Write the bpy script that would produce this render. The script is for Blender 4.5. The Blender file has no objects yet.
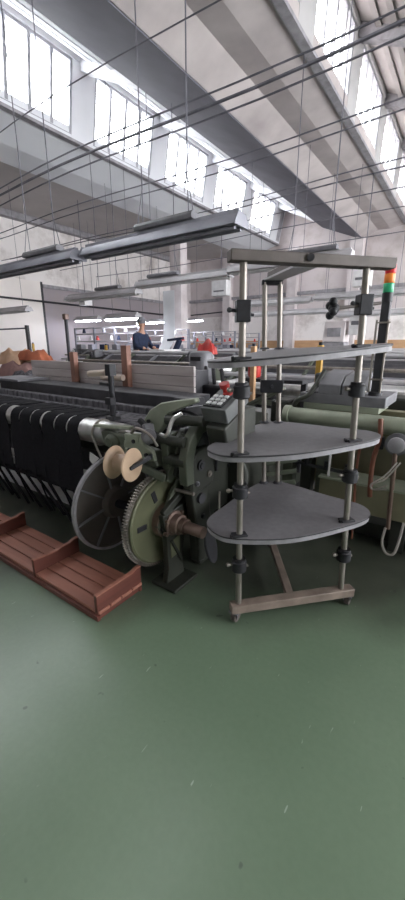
import bpy, bmesh, math, random
from mathutils import Vector, Matrix
random.seed(7)
SC = bpy.context.scene
COL = SC.collection
PI = math.pi

# ------------------------------------------------------------------ materials
def lin(h):
    h = h.lstrip('#')
    c = [int(h[i:i+2], 16)/255 for i in (0, 2, 4)]
    return tuple((x/12.92 if x <= .04045 else ((x+.055)/1.055)**2.4) for x in c) + (1,)

def mat(name, col, col2=None, rough=.5, metal=0., scale=6., amount=.5, bump=0., rough2=None, stretch=None, spec=.5, detail=5):
    m = bpy.data.materials.new(name); m.use_nodes = True
    nt = m.node_tree; n = nt.nodes; l = nt.links
    b = n['Principled BSDF']
    b.inputs['Roughness'].default_value = rough; b.inputs['Metallic'].default_value = metal
    b.inputs['Specular IOR Level'].default_value = spec
    tc = n.new('ShaderNodeTexCoord'); mp = n.new('ShaderNodeMapping'); no = n.new('ShaderNodeTexNoise')
    if stretch: mp.inputs['Scale'].default_value = stretch
    no.inputs['Scale'].default_value = scale; no.inputs['Detail'].default_value = detail
    l.new(tc.outputs['Object'], mp.inputs['Vector']); l.new(mp.outputs['Vector'], no.inputs['Vector'])
    cr = n.new('ShaderNodeValToRGB')
    cr.color_ramp.elements[0].position = .5-amount*.35; cr.color_ramp.elements[1].position = .5+amount*.35
    cr.color_ramp.elements[0].color = lin(col2 or col); cr.color_ramp.elements[1].color = lin(col)
    l.new(no.outputs['Fac'], cr.inputs['Fac']); l.new(cr.outputs['Color'], b.inputs['Base Color'])
    if rough2 is not None:
        mr = n.new('ShaderNodeMapRange'); mr.inputs['From Min'].default_value = .35; mr.inputs['From Max'].default_value = .65
        mr.inputs['To Min'].default_value = rough; mr.inputs['To Max'].default_value = rough2
        l.new(no.outputs['Fac'], mr.inputs['Value']); l.new(mr.outputs['Result'], b.inputs['Roughness'])
    if bump:
        bp = n.new('ShaderNodeBump'); bp.inputs['Strength'].default_value = bump; bp.inputs['Distance'].default_value = .01
        l.new(no.outputs['Fac'], bp.inputs['Height']); l.new(bp.outputs['Normal'], b.inputs['Normal'])
    return m

def emit(name, col, s):
    m = bpy.data.materials.new(name); m.use_nodes = True
    b = m.node_tree.nodes['Principled BSDF']
    b.inputs['Base Color'].default_value = lin(col)
    b.inputs['Emission Color'].default_value = lin(col); b.inputs['Emission Strength'].default_value = s
    return m

def floor_mat():
    m = bpy.data.materials.new('painted_floor'); m.use_nodes = True
    nt = m.node_tree; n = nt.nodes; l = nt.links; b = n['Principled BSDF']
    tc = n.new('ShaderNodeTexCoord')
    def noise(s, det=4, dist=0, scl=None):
        t = n.new('ShaderNodeTexNoise'); t.inputs['Scale'].default_value = s; t.inputs['Detail'].default_value = det
        t.inputs['Distortion'].default_value = dist
        if scl:
            mp = n.new('ShaderNodeMapping'); mp.inputs['Scale'].default_value = scl
            l.new(tc.outputs['Object'], mp.inputs['Vector']); l.new(mp.outputs['Vector'], t.inputs['Vector'])
        else: l.new(tc.outputs['Object'], t.inputs['Vector'])
        return t
    def ramp(src, p0, p1, c0=(0, 0, 0, 1), c1=(1, 1, 1, 1)):
        r = n.new('ShaderNodeValToRGB'); e = r.color_ramp.elements
        e[0].position = p0; e[1].position = p1; e[0].color = c0; e[1].color = c1
        l.new(src, r.inputs['Fac']); return r.outputs['Color']
    def mix(a, bcol, fac):
        x = n.new('ShaderNodeMix'); x.data_type = 'RGBA'
        if isinstance(fac, (int, float)): x.inputs[0].default_value = fac
        else: l.new(fac, x.inputs[0])
        for i, v in ((6, a), (7, bcol)):
            if isinstance(v, tuple): x.inputs[i].default_value = v
            else: l.new(v, x.inputs[i])
        return x.outputs[2]
    def math_(op, a, bv):
        x = n.new('ShaderNodeMath'); x.operation = op; x.use_clamp = True
        for i, v in ((0, a), (1, bv)):
            if isinstance(v, (int, float)): x.inputs[i].default_value = v
            else: l.new(v, x.inputs[i])
        return x.outputs[0]
    base = ramp(noise(1.4, 6).outputs['Fac'], .3, .7, lin(FLOOR_A), lin(FLOOR_B))
    base = mix(base, ramp(noise(40, 3).outputs['Fac'], .3, .7, lin('#556453'), lin('#647361')), .25)
    # dark scuff spots
    sp = ramp(noise(13, 2).outputs['Fac'], .73, .76)
    base = mix(base, lin('#343b36'), math_('MULTIPLY', sp, .6))
    # pale scratches
    sc = ramp(noise(7, 2, .3, (9, 1.2, 1)).outputs['Fac'], .735, .75)
    base = mix(base, lin('#a9b3aa'), math_('MULTIPLY', sc, .5))
    # oily grime plus painted-in shade under and between the machines, with a ragged edge
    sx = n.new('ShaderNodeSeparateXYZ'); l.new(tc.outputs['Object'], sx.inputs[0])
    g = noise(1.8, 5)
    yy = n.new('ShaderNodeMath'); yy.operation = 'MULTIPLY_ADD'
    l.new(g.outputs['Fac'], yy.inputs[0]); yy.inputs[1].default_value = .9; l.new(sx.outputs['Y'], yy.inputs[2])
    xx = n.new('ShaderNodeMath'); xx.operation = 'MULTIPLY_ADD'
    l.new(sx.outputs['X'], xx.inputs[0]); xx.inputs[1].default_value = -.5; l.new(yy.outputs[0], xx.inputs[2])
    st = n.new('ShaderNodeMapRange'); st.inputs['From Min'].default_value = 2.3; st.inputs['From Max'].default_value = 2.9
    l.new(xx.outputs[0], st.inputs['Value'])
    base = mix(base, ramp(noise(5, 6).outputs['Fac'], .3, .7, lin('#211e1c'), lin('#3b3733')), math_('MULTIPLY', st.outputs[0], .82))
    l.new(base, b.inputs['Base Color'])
    b.inputs['Roughness'].default_value = .3; b.inputs['Specular IOR Level'].default_value = .5
    bp = n.new('ShaderNodeBump'); bp.inputs['Strength'].default_value = .05; bp.inputs['Distance'].default_value = .01
    l.new(noise(14, 4).outputs['Fac'], bp.inputs['Height']); l.new(bp.outputs['Normal'], b.inputs['Normal'])
    return m

def wall_mat(name, low, high, split, dirt):
    """plaster with a painted dado up to height split"""
    m = bpy.data.materials.new(name); m.use_nodes = True
    nt = m.node_tree; n = nt.nodes; l = nt.links; b = n['Principled BSDF']
    g = n.new('ShaderNodeNewGeometry'); sx = n.new('ShaderNodeSeparateXYZ'); l.new(g.outputs['Position'], sx.inputs[0])
    r = n.new('ShaderNodeMapRange'); r.inputs['From Min'].default_value = split-.01; r.inputs['From Max'].default_value = split+.01
    l.new(sx.outputs['Z'], r.inputs['Value'])
    no = n.new('ShaderNodeTexNoise'); no.inputs['Scale'].default_value = .9; no.inputs['Detail'].default_value = 7
    no.inputs['Roughness'].default_value = .65
    l.new(g.outputs['Position'], no.inputs['Vector'])
    cr = n.new('ShaderNodeValToRGB'); cr.color_ramp.elements[0].position = .22; cr.color_ramp.elements[1].position = .5
    l.new(no.outputs['Fac'], cr.inputs['Fac'])
    x = n.new('ShaderNodeMix'); x.data_type = 'RGBA'; x.inputs[6].default_value = lin(low); x.inputs[7].default_value = lin(high)
    l.new(r.outputs[0], x.inputs[0])
    y = n.new('ShaderNodeMix'); y.data_type = 'RGBA'; y.inputs[6].default_value = lin(dirt)
    l.new(cr.outputs['Color'], y.inputs[0]); l.new(x.outputs[2], y.inputs[7])
    l.new(y.outputs[2], b.inputs['Base Color']); b.inputs['Roughness'].default_value = .85
    return m

def glass_mat():
    m = bpy.data.materials.new('window_glass'); m.use_nodes = True
    nt = m.node_tree; n = nt.nodes; l = nt.links
    n.remove(n['Principled BSDF'])
    t = n.new('ShaderNodeBsdfTransparent'); t.inputs[0].default_value = (.93, .95, .97, 1)
    gl = n.new('ShaderNodeBsdfGlossy'); gl.inputs['Roughness'].default_value = .05
    no = n.new('ShaderNodeTexNoise'); no.inputs['Scale'].default_value = 4
    mr = n.new('ShaderNodeMapRange'); mr.inputs['To Min'].default_value = .03; mr.inputs['To Max'].default_value = .07
    l.new(no.outputs['Fac'], mr.inputs['Value'])
    mx = n.new('ShaderNodeMixShader'); l.new(mr.outputs[0], mx.inputs[0]); l.new(t.outputs[0], mx.inputs[1]); l.new(gl.outputs[0], mx.inputs[2])
    l.new(mx.outputs[0], n['Material Output'].inputs[0])
    return m

FLOOR_A, FLOOR_B = '#5a6c57', '#677963'
M = {}
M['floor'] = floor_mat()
M['wallw'] = wall_mat('left_wall_paint', '#9c9397', '#e6e0de', 3.7, '#a0958f')
M['wallb'] = wall_mat('back_wall_paint', '#eae4e2', '#c8bebe', 2.95, '#a2968f')
M['plaster'] = mat('white_plaster', '#d9d7d8', '#c4c1c3', .85, scale=1.2, amount=.8)
M['panel'] = mat('cream_panel', '#efe7e2', '#e2dad5', .7, scale=.8)
M['gutter'] = mat('aged_concrete', '#c6bdbb', '#9d9493', .85, scale=1.1, amount=.7, bump=.2, detail=8)
M['darkpaint'] = mat('blue_grey_old_paint', '#74737d', '#5b5a64', .8, scale=1.3, amount=1., detail=8)
M['bluewhite'] = mat('white_roof_paint', '#e6e7ea', '#d8d9de', .8, scale=1., amount=.8)
M['pierpaint'] = mat('off_white_pier_paint', '#bdbbbb', '#a9a6a6', .85, scale=1., amount=.9)
M['roofgrey'] = mat('grey_roof_boards', '#a5a09e', '#8d8886', .85, scale=1., amount=.9)
M['roof'] = mat('roof_boards', '#c2bcba', '#a8a2a0', .85, scale=1., amount=.9)
M['frame'] = mat('window_frame_paint', '#aeaeb3', '#929298', .6)
M['glass'] = glass_mat()
M['trim'] = mat('grey_trim', '#9b989c', '#7f7c80', .7)
M['pillar'] = mat('pinkish_pillar_paint', '#d5cdcd', '#bfb5b5', .8, scale=2)
M['steel'] = mat('worn_steel', '#a29c96', '#6f665e', .38, .75, scale=16, amount=.9, rough2=.55, stretch=(1, 1, .4))
M['brightsteel'] = mat('bright_steel', '#c9c8c6', '#a9a7a4', .28, .8, scale=14)
M['rackbar'] = mat('brown_grey_steel', '#655c58', '#453d3a', .55, .2, scale=9, amount=.9, bump=.15)
M['basebar'] = mat('scuffed_brown_steel', '#8f8075', '#5a4d45', .55, .1, scale=11, amount=1., bump=.15)
M['shelf'] = mat('dark_grey_board', '#6c696c', '#5f5c5f', .62, scale=30, amount=.7)
M['rim'] = mat('grey_board_edge', '#918e92', '#7d7a7e', .6, scale=20)
M['black'] = mat('black_iron', '#25242a', '#18171a', .5, .2, scale=20)
M['rubber'] = mat('dark_rubber', '#2a2828', '#1d1c1c', .8)
M['wood'] = mat('red_brown_wood', '#a56f5e', '#7f5243', .45, scale=5, amount=1., stretch=(.6, 6, 6), bump=.1)
M['woodedge'] = mat('dark_red_wood', '#6b3a30', '#4c2820', .5, scale=5, amount=1., stretch=(6, .6, 6), bump=.1)
M['greenpaint'] = mat('machine_green', '#5c6152', '#383c33', .45, .1, scale=7, amount=1., rough2=.6)
M['darkgreen'] = mat('oily_dark_green', '#35372f', '#1e1f1b', .5, .15, scale=8, amount=1., bump=.15)
M['geargreen'] = mat('gear_olive', '#6f7056', '#4b4d3a', .42, .2, scale=4, amount=1., rough2=.6)
M['palegreen'] = mat('pale_machine_green', '#959a88', '#767b6c', .38, .1, scale=6, amount=.8)
M['beigegreen'] = mat('beige_green_sheet', '#7d7960', '#635f49', .5, .05, scale=4, amount=.8)
M['cloth'] = mat('black_woven_cloth', '#1d1c21', '#141317', .9, scale=60, spec=.15)
M['lint'] = mat('linty_dark_cloth', '#7d7b80', '#232226', .95, scale=26, amount=.8, spec=.1, bump=.4, stretch=(1, 1, .3))
M['darkgrey'] = mat('dark_grey_metal', '#3c3b40', '#2b2a2e', .55, .2, scale=8)
M['dustyiron'] = mat('dusty_brown_iron', '#57514c', '#3a3531', .7, .1, scale=5, amount=1.)
M['grey'] = mat('mid_grey_metal', '#77767a', '#626166', .5, .2, scale=8)
M['greyplank'] = mat('grey_planks', '#b0a7a5', '#9b9290', .65, scale=4, stretch=(.5, 4, 4))
M['brownpost'] = mat('brown_post', '#93695a', '#714d40', .6, scale=6)
M['rollmetal'] = mat('roll_metal', '#bdbcba', '#a3a1a0', .3, .85, scale=14)
M['cream'] = mat('cream_plastic', '#b59a82', '#9a826c', .5, scale=6)
M['creamtube'] = mat('cream_tube', '#c9b9ab', '#b19f92', .5)
M['white'] = mat('white_enamel', '#d8d6d6', '#c6c4c4', .5)
M['key'] = mat('white_keys', '#d9d9d9', '#c8c8c8', .5)
M['box'] = mat('grey_control_box', '#5b5d5d', '#4b4d4d', .5, scale=10)
M['red'] = mat('red_plastic', '#c23a32', '#a22c28', .4)
M['redlens'] = mat('red_lens', '#d8343a', '#c92e33', .3)
M['amberlens'] = mat('amber_lens', '#f08a3c', '#e07c30', .3)
M['greenlens'] = mat('green_lens', '#35a877', '#2e9a6c', .3)
M['yellow'] = mat('yellow_post', '#c79a35', '#a67d2b', .5, scale=6)
M['orange'] = mat('orange_board', '#c9a07a', '#b38d69', .7, scale=3, stretch=(.6, 3, 3))
M['hose'] = mat('rust_hose', '#7d4a36', '#5c3526', .55, scale=9)
M['cord'] = mat('grey_cord', '#a39d96', '#8a847e', .8)
M['wire'] = mat('dark_wire', '#74727a', '#5f5e66', .6, .3)
M['trough'] = mat('trough_grey', '#96969f', '#7d7d86', .45, .25, scale=3)
M['troughlit'] = mat('trough_pale', '#b9b6b9', '#a4a1a4', .5, .1, scale=3)
M['tube_on'] = emit('lit_tube', '#eef3ff', 60)
M['rust'] = mat('rusty_shaft', '#806a60', '#594840', .45, .5, scale=12, amount=1.)
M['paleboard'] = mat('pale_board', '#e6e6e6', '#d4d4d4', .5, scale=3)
M['peach'] = mat('peach_fabric', '#d9b79b', '#c79f80', .9, scale=5)
M['orangefab'] = mat('orange_fabric', '#b7694a', '#9c563c', .9, scale=5)
M['pinkfab'] = mat('dusty_pink_fabric', '#9c7a75', '#7d5f5b', .9, scale=8, amount=1.)
M['navy'] = mat('navy_workwear', '#1f2b47', '#161f35', .85, scale=12)
M['skin'] = mat('skin', '#b98d78', '#a97d69', .6, scale=12)
M['hair'] = mat('grey_hair', '#77767c', '#5d5c62', .8, scale=30)
M['trouser'] = mat('dark_trousers', '#3a3c44', '#2c2e35', .85)
M['banner'] = mat('white_paper', '#d9dadc', '#cfd0d3', .8, scale=2)
M['bluegrey'] = mat('blue_grey_sheet', '#5d6b86', '#4d5a73', .6)

# ------------------------------------------------------------------ mesh helpers
BASE = {}      # object name -> world location of its top-level root

class MB:
    def __init__(s): s.bm = bmesh.new()
    def box(s, c, d, rz=0., rot=None):
        mt = Matrix.Translation(c) @ ((rot or Matrix.Rotation(rz, 4, 'Z')) @ Matrix.Diagonal((d[0], d[1], d[2], 1)))
        bmesh.ops.create_cube(s.bm, size=1, matrix=mt); return s
    def span(s, a, b):
        a = Vector(a); b = Vector(b); d = b-a
        return s.box((a+b)/2, (abs(d.x), abs(d.y), abs(d.z)))
    def bar(s, p0, p1, w, h, up=(0, 0, 1)):
        p0 = Vector(p0); p1 = Vector(p1); z = (p1-p0).normalized(); u = Vector(up)
        if abs(z.dot(u)) > .98: u = Vector((1, 0, 0))
        x = u.cross(z).normalized(); y = z.cross(x)
        mt = Matrix((x, y, z)).transposed().to_4x4(); mt.translation = (p0+p1)/2
        bmesh.ops.create_cube(s.bm, size=1, matrix=mt @ Matrix.Diagonal((w, h, (p1-p0).length, 1))); return s
    def cyl(s, p0, p1, r, r2=None, seg=16):
        p0 = Vector(p0); p1 = Vector(p1); d = p1-p0
        q = Vector((0, 0, 1)).rotation_difference(d.normalized()).to_matrix().to_4x4(); q.translation = (p0+p1)/2
        bmesh.ops.create_cone(s.bm, cap_ends=True, segments=seg, radius1=r, radius2=r if r2 is None else r2, depth=d.length, matrix=q); return s
    def sph(s, c, r, sc=(1, 1, 1), seg=14):
        bmesh.ops.create_uvsphere(s.bm, u_segments=seg, v_segments=max(6, seg//2+1), radius=r,
                                  matrix=Matrix.Translation(c) @ Matrix.Diagonal((sc[0], sc[1], sc[2], 1))); return s
    def tube(s, pts, r, seg=8, closed=False):
        P = [Vector(p) for p in pts]; n = len(P); rings = []; prev = None
        for i, p in enumerate(P):
            a = P[(i-1) % n] if (closed or i > 0) else p
            b = P[(i+1) % n] if (closed or i < n-1) else p
            t = (b-a).normalized()
            u = prev if prev is not None else (Vector((0, 0, 1)) if abs(t.z) < .9 else Vector((1, 0, 0)))
            u = (u-t*u.dot(t)).normalized(); prev = u; v = t.cross(u)
            rr = r[i] if isinstance(r, (list, tuple)) else r
            rings.append([s.bm.verts.new(p+(u*math.cos(2*PI*k/seg)+v*math.sin(2*PI*k/seg))*rr) for k in range(seg)])
        for i in range(n if closed else n-1):
            A = rings[i]; B = rings[(i+1) % n]
            for k in range(seg): s.bm.faces.new((A[k], A[(k+1) % seg], B[(k+1) % seg], B[k]))
        if not closed:
            s.bm.faces.new(rings[0][::-1]); s.bm.faces.new(rings[-1])
        return s
    def lathe(s, c, axis, prof, seg=28):
        """prof: list of (radius, height along axis) ; closes both ends"""
        z = Vector(axis).normalized(); u = Vector((0, 0, 1)) if abs(z.z) < .9 else Vector((1, 0, 0))
        x = (u-z*u.dot(z)).normalized(); y = z.cross(x); c = Vector(c); rings = []
        for r, h in prof:
            rings.append([s.bm.verts.new(c+z*h+(x*math.cos(2*PI*k/seg)+y*math.sin(2*PI*k/seg))*max(r, 1e-4)) for k in range(seg)])
        for A, B in zip(rings, rings[1:]):
            for k in range(seg): s.bm.faces.new((A[k], A[(k+1) % seg], B[(k+1) % seg], B[k]))
        s.bm.faces.new(rings[0][::-1]); s.bm.faces.new(rings[-1]); return s
    def prism(s, pts, vec):
        """polygon of 3D points swept along vec"""
        v = Vector(vec); A = [s.bm.verts.new(Vector(p)) for p in pts]; B = [s.bm.verts.new(Vector(p)+v) for p in pts]
        n = len(pts)
        s.bm.faces.new(A[::-1]); s.bm.faces.new(B)
        for i in range(n): s.bm.faces.new((A[i], A[(i+1) % n], B[(i+1) % n], B[i]))
        return s
    def px(s, yz, x0, x1): return s.prism([(x0, y, z) for y, z in yz], (x1-x0, 0, 0))
    def py(s, xz, y0, y1): return s.prism([(x, y0, z) for x, z in xz], (0, y1-y0, 0))
    def pz(s, xy, z0, z1): return s.prism([(x, y, z0) for x, y in xy], (0, 0, z1-z0))
    def sheet(s, rows, th):
        """grid of points given thickness th along its normal"""
        V = [[s.bm.verts.new(Vector(p)) for p in r] for r in rows]; fs = []
        for a, b in zip(V, V[1:]):
            for i in range(len(a)-1): fs.append(s.bm.faces.new((a[i], a[i+1], b[i+1], b[i])))
        bmesh.ops.recalc_face_normals(s.bm, faces=fs)
        bmesh.ops.solidify(s.bm, geom=fs, thickness=th); return s
    def build(s, name, m, parent=None, label=None, cat=None, group=None, kind=None, bevel=0., smooth=True):
        bmesh.ops.recalc_face_normals(s.bm, faces=s.bm.faces)
        me = bpy.data.meshes.new(name)
        if parent is not None: off = BASE[parent.name]
        elif kind == 'structure': off = Vector((0, 0, 0))
        else:
            vs = [v.co for v in s.bm.verts]
            off = Vector(((min(v.x for v in vs)+max(v.x for v in vs))/2, (min(v.y for v in vs)+max(v.y for v in vs))/2, min(v.z for v in vs)))
        bmesh.ops.translate(s.bm, verts=s.bm.verts, vec=-off)
        s.bm.to_mesh(me); s.bm.free()
        if smooth:
            for p in me.polygons: p.use_smooth = True
            me.set_sharp_from_angle(angle=math.radians(38))
        o = bpy.data.objects.new(name, me); COL.objects.link(o)
        me.materials.append(M[m] if isinstance(m, str) else m)
        if parent is not None: o.parent = parent
        else: o.location = off
        BASE[o.name] = off.copy()
        if bevel:
            bv = o.modifiers.new('bevel', 'BEVEL'); bv.width = bevel; bv.segments = 2; bv.limit_method = 'ANGLE'; bv.angle_limit = math.radians(40)
        setp(o, label, cat, group, kind)
        return o

def setp(o, label=None, cat=None, group=None, kind=None):
    if label: o['label'] = label
    if cat: o['category'] = cat
    if group: o['group'] = group
    if kind: o['kind'] = kind
    return o

def thing(name, loc, label, cat, group=None, kind=None):
    o = bpy.data.objects.new(name, None); COL.objects.link(o); o.location = loc
    o.empty_display_size = .1
    BASE[o.name] = Vector(loc); setp(o, label, cat, group, kind); return o

def dup(root, delta, label, group=None, swap=None):
    """copy of a thing with copies of its parts and sub-parts; swap: {material name: material key}"""
    r = root.copy(); COL.objects.link(r); r.location = root.location+Vector(delta); r['label'] = label
    BASE[r.name] = BASE[root.name]+Vector(delta)
    if group: r['group'] = group
    def rec(src, dst):
        for ch in list(src.children):
            c = ch.copy(); COL.objects.link(c); c.parent = dst
            if swap and ch.data and ch.data.materials and ch.data.materials[0].name in swap:
                c.data = ch.data.copy(); c.data.materials[0] = M[swap[ch.data.materials[0].name]]
            rec(ch, c)
    rec(root, r); return r

def smooth_loop(pts, k=6):
    out = []; n = len(pts); P = [Vector(p) for p in pts]
    for i in range(n):
        a, b, c, d = P[i-1], P[i], P[(i+1) % n], P[(i+2) % n]
        for j in range(k):
            t = j/k
            out.append(.5*((2*b)+(c-a)*t+(2*a-5*b+4*c-d)*t*t+(3*b-a-3*c+d)*t**3))
    return out

def smooth_path(pts, k=6):
    P = [Vector(p) for p in pts]; P = [2*P[0]-P[1]]+P+[2*P[-1]-P[-2]]; out = []
    for i in range(1, len(P)-2):
        a, b, c, d = P[i-1:i+3]
        for j in range(k):
            t = j/k; out.append(.5*((2*b)+(c-a)*t+(2*a-5*b+4*c-d)*t*t+(3*b-a-3*c+d)*t**3))
    out.append(P[-2]); return out

def struct(mb, name, m, parent=None, **k): return mb.build(name, m, parent, kind='structure', smooth=False, **k)

# ------------------------------------------------------------------ the hall
S = 5.32; Y0, Y1 = -5.0, 17.5
BX = {'left': -8.16, 'middle': -2.84, 'right': 2.48}
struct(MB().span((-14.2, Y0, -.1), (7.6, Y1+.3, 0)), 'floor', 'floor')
struct(MB().span((-14.2, Y0, 0), (-13.9, Y1, 6.2)), 'wall_left', 'wallw')
struct(MB().span((-14.2, Y1, 0), (7.6, Y1+.3, 8.2)), 'wall_back', 'wallb')
# side wall: piers, unseen windows added to light the ceiling; solid wall behind viewer
rw = MB().span((7.0, Y0, 0), (7.3, Y1, 1.0)).span((7.0, Y0, 1.0), (7.3, .6, 5.6)).span((7.0, Y0, 5.6), (7.3, Y1, 6.4))
fwl = MB().span((-14.2, Y0-.3, 0), (7.6, Y0, 8.2))
wn = 1; FILL_WINDOWS = []
for k in range(2, 8):
    y = Y0+2.8*k; rw.span((7.0, y, 1.0), (7.3, y+.5, 5.6)); FILL_WINDOWS.append(('x', y+.5, min(y+2.8, Y1)))
struct(rw, 'wall_right', 'plaster'); struct(fwl, 'wall_front', 'plaster')
for ax_, a0, a1 in FILL_WINDOWS:
    pt = (lambda a, d, z: (7.12+d, a, z)) if ax_ == 'x' else (lambda a, d, z: (a, Y0-.18+d, z))
    fr = MB()
    for za in (1.0, 5.54): fr.span(pt(a0, 0, za), pt(a1, .06, za+.06))
    for aa in (a0, a1-.05): fr.span(pt(aa, 0, 1.0), pt(aa+.05, .06, 5.6))
    fo = struct(fr, 'window_%d' % wn, 'frame'); wn += 1; BASE[fo.name] = Vector((0, 0, 0))  # unseen window added as a light source for the ceiling
    for j in (1, 2): MB().span(pt(a0+(a1-a0)*j/3-.02, .01, 1.06), pt(a0+(a1-a0)*j/3+.02, .05, 5.54)).build('mullion', 'frame', fo)  # mullions of the added unseen window
    for j in range(3): MB().span(pt(a0+(a1-a0)*j/3+.02, .026, 1.06), pt(a0+(a1-a0)*(j+1)/3-.02, .034, 5.54)).build('pane', 'glass', fo)  # panes of the added unseen window
struct(MB().span((-13.9, Y0, .06), (-13.86, 8.82, 3.82)), 'trim_1', 'panel')
struct(MB().span((-13.9, 8.82, .06), (-13.84, 8.9, 3.82)), 'trim_2', 'darkgrey')
struct(MB().span((-13.9, 8.9, 3.62), (-13.8, Y1, 3.74)), 'trim_3', 'trim')
# gutter beams, clerestory walls, windows and roof slopes of the saw-tooth bays
def prof(dx): return [(x+dx, z) for x, z in [(-4.42, 5.66), (-3.90, 5.91), (-3.46, 5.89), (-2.95, 5.98), (-2.84, 6.0), (-2.84, 6.2), (-3.3, 6.3), (-6.14, 6.62), (-6.16, 6.37)]]
tn = 4
for bay, dx in (('left', -S), ('middle', 0)):
    if bay == 'left':
        pts = [(x+dx, z) for x, z in [(-4.58, 5.70), (-3.78, 5.74), (-2.95, 5.95), (-2.84, 6.0), (-2.84, 6.2), (-3.3, 6.3), (-4.58, 6.1)]]
        struct(MB().py(pts, Y0, Y1), 'trim_%d' % tn, 'bluewhite')
    else:
        struct(MB().py(prof(dx), Y0, Y1), 'trim_%d' % tn, 'gutter')
    if bay == 'middle':
        struct(MB().py([(-4.425, 5.65), (-6.17, 6.365), (-6.17, 6.345), (-4.425, 5.63)], Y0, Y1), 'trim_%d' % (tn+40), 'darkpaint')  # dark blue-grey strip laid over the left underside of the gutter
    tn += 1
    # pipe-like drip edge along the gutter
    struct(MB().span((-2.96+dx, Y0, 5.925), (-2.82+dx, Y1, 5.985)), 'trim_%d' % tn, 'trim'); tn += 1
    xb = BX[bay]; xt = xb+(.24 if bay == 'left' else .04)
    def slab(y0, y1, z0, z1, th=.16, off=0.):
        f = lambda z: xb+(xt-xb)*(z-6.0)/1.3
        return [(f(z0)-th+off, z0), (f(z0)+off, z0), (f(z1)+off, z1), (f(z1)-th+off, z1)]
    w = MB()
    w.py([(xb-.16, 5.95), (xb-.005, 5.95), (xb-.005, 6.02), (xb-.16, 6.02)], Y0, Y1)
    w.py([(xt-.2, 7.34), (xt+.03, 7.34), (xt+.03, 7.55), (xt-.2, 7.55)], Y0, Y1)
    ys = [4.42+2.54*k for k in range(-3, 6)]
    prev = Y0
    for k, y in enumerate(ys):
        e = min(y+1.95, Y1-.05)
        w.py(slab(prev, y, 6.0, 7.36), prev, y); prev = e
        fr = MB(); gz = MB(); mu = MB()
        f = lambda z: xb+(xt-xb)*(z-6.0)/1.3
        for (za, zb) in ((6.02, 6.07), (7.29, 7.34)):
            fr.py([(f(za)-.09, za), (f(za)-.01, za), (f(zb)-.01, zb), (f(zb)-.09, zb)], y, e)
        for ya in (y, e-.06):
            fr.py([(f(6.03)-.09, 6.03), (f(6.03)-.01, 6.03), (f(7.34)-.01, 7.34), (f(7.34)-.09, 7.34)], ya, ya+.06)
        fo = struct(fr, 'window_%d' % wn, 'frame'); wn += 1
        BASE[fo.name] = Vector((0, 0, 0))
        q = (e-y)/4
        for j in (1, 2, 3):
            mm = MB(); yy = y+q*j
            mm.py([(f(6.05)-.08, 6.05), (f(6.05)-.015, 6.05), (f(7.32)-.015, 7.32), (f(7.32)-.08, 7.32)], yy-.034, yy+.034)
            mm.build('mullion', 'frame', fo)
        for j in range(4):
            g = MB(); ya = y+q*j+.034 if j else y+.06; yb = y+q*(j+1)-.034 if j < 3 else e-.06
            g.py([(f(6.04)-.055, 6.04), (f(6.04)-.045, 6.04), (f(7.32)-.045, 7.32), (f(7.32)-.055, 7.32)], ya, yb)
            g.build('pane', 'glass', fo)
    w.py(slab(prev, Y1, 6.0, 7.36), prev, Y1)
    struct(w, 'wall_%s_clerestory' % bay, 'bluewhite' if bay == 'left' else 'pierpaint')
    # roof slope falling from the ridge to the next gutter
    x2 = -6.14+dx+S; struct(MB().py([(xt-.2, 7.56), (xt+.04, 7.44), (x2+.25, 6.42), (x2+.25, 6.66), (xt-.1, 7.74)], Y0, Y1), 'ceiling_%s_bay' % bay, 'roof' if bay == 'left' else 'roofgrey')
    sl = (7.44-6.42)/(x2+.25-xt-.04)
    rl = lambda x: 7.44-sl*(x-xt-.04)
    # purlins along the slope
    for xo in (.32, .62, .95):
        x = xt+xo; struct(MB().py([(x, rl(x)+.02), (x+.10, rl(x+.1)+.02), (x+.10, rl(x)-.09), (x, rl(x)-.07)], Y0, Y1), 'trim_%d' % tn, 'bluewhite' if bay == 'left' else 'roofgrey'); tn += 1
    # rafters at the pillars
    rf = MB()
    for y in ys:
        yy = y-.32
        rf.py([(xt+.02, 7.46), (x2+.25, 6.44), (x2+.25, 6.24), (xt+.02, 7.2)], yy-.1, yy+.1)
    struct(rf, 'trim_%d' % tn, 'bluewhite' if bay == 'left' else 'trim'); tn += 1
struct(MB().py(prof(S), Y0, Y1), 'trim_%d' % tn, 'gutter'); tn += 1
struct(MB().span((2.3, Y0, 6.1), (7.6, Y1, 6.4)), 'ceiling_right_aisle', 'roof')  # unseen flat roof, left without windows to keep the foreground darker
# flat ceiling of the aisle between the left wall and the first gutter
struct(MB().py([(-14.2, 5.95), (-9.85, 5.72), (-9.85, 6.1), (-14.2, 6.2)], Y0, Y1), 'ceiling_left_aisle', 'roof')
struct(MB().py([(-13.9, 5.72), (-13.62, 5.72), (-13.62, 5.95), (-13.9, 5.95)], Y0, Y1), 'trim_%d' % tn, 'trim'); tn += 1
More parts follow.
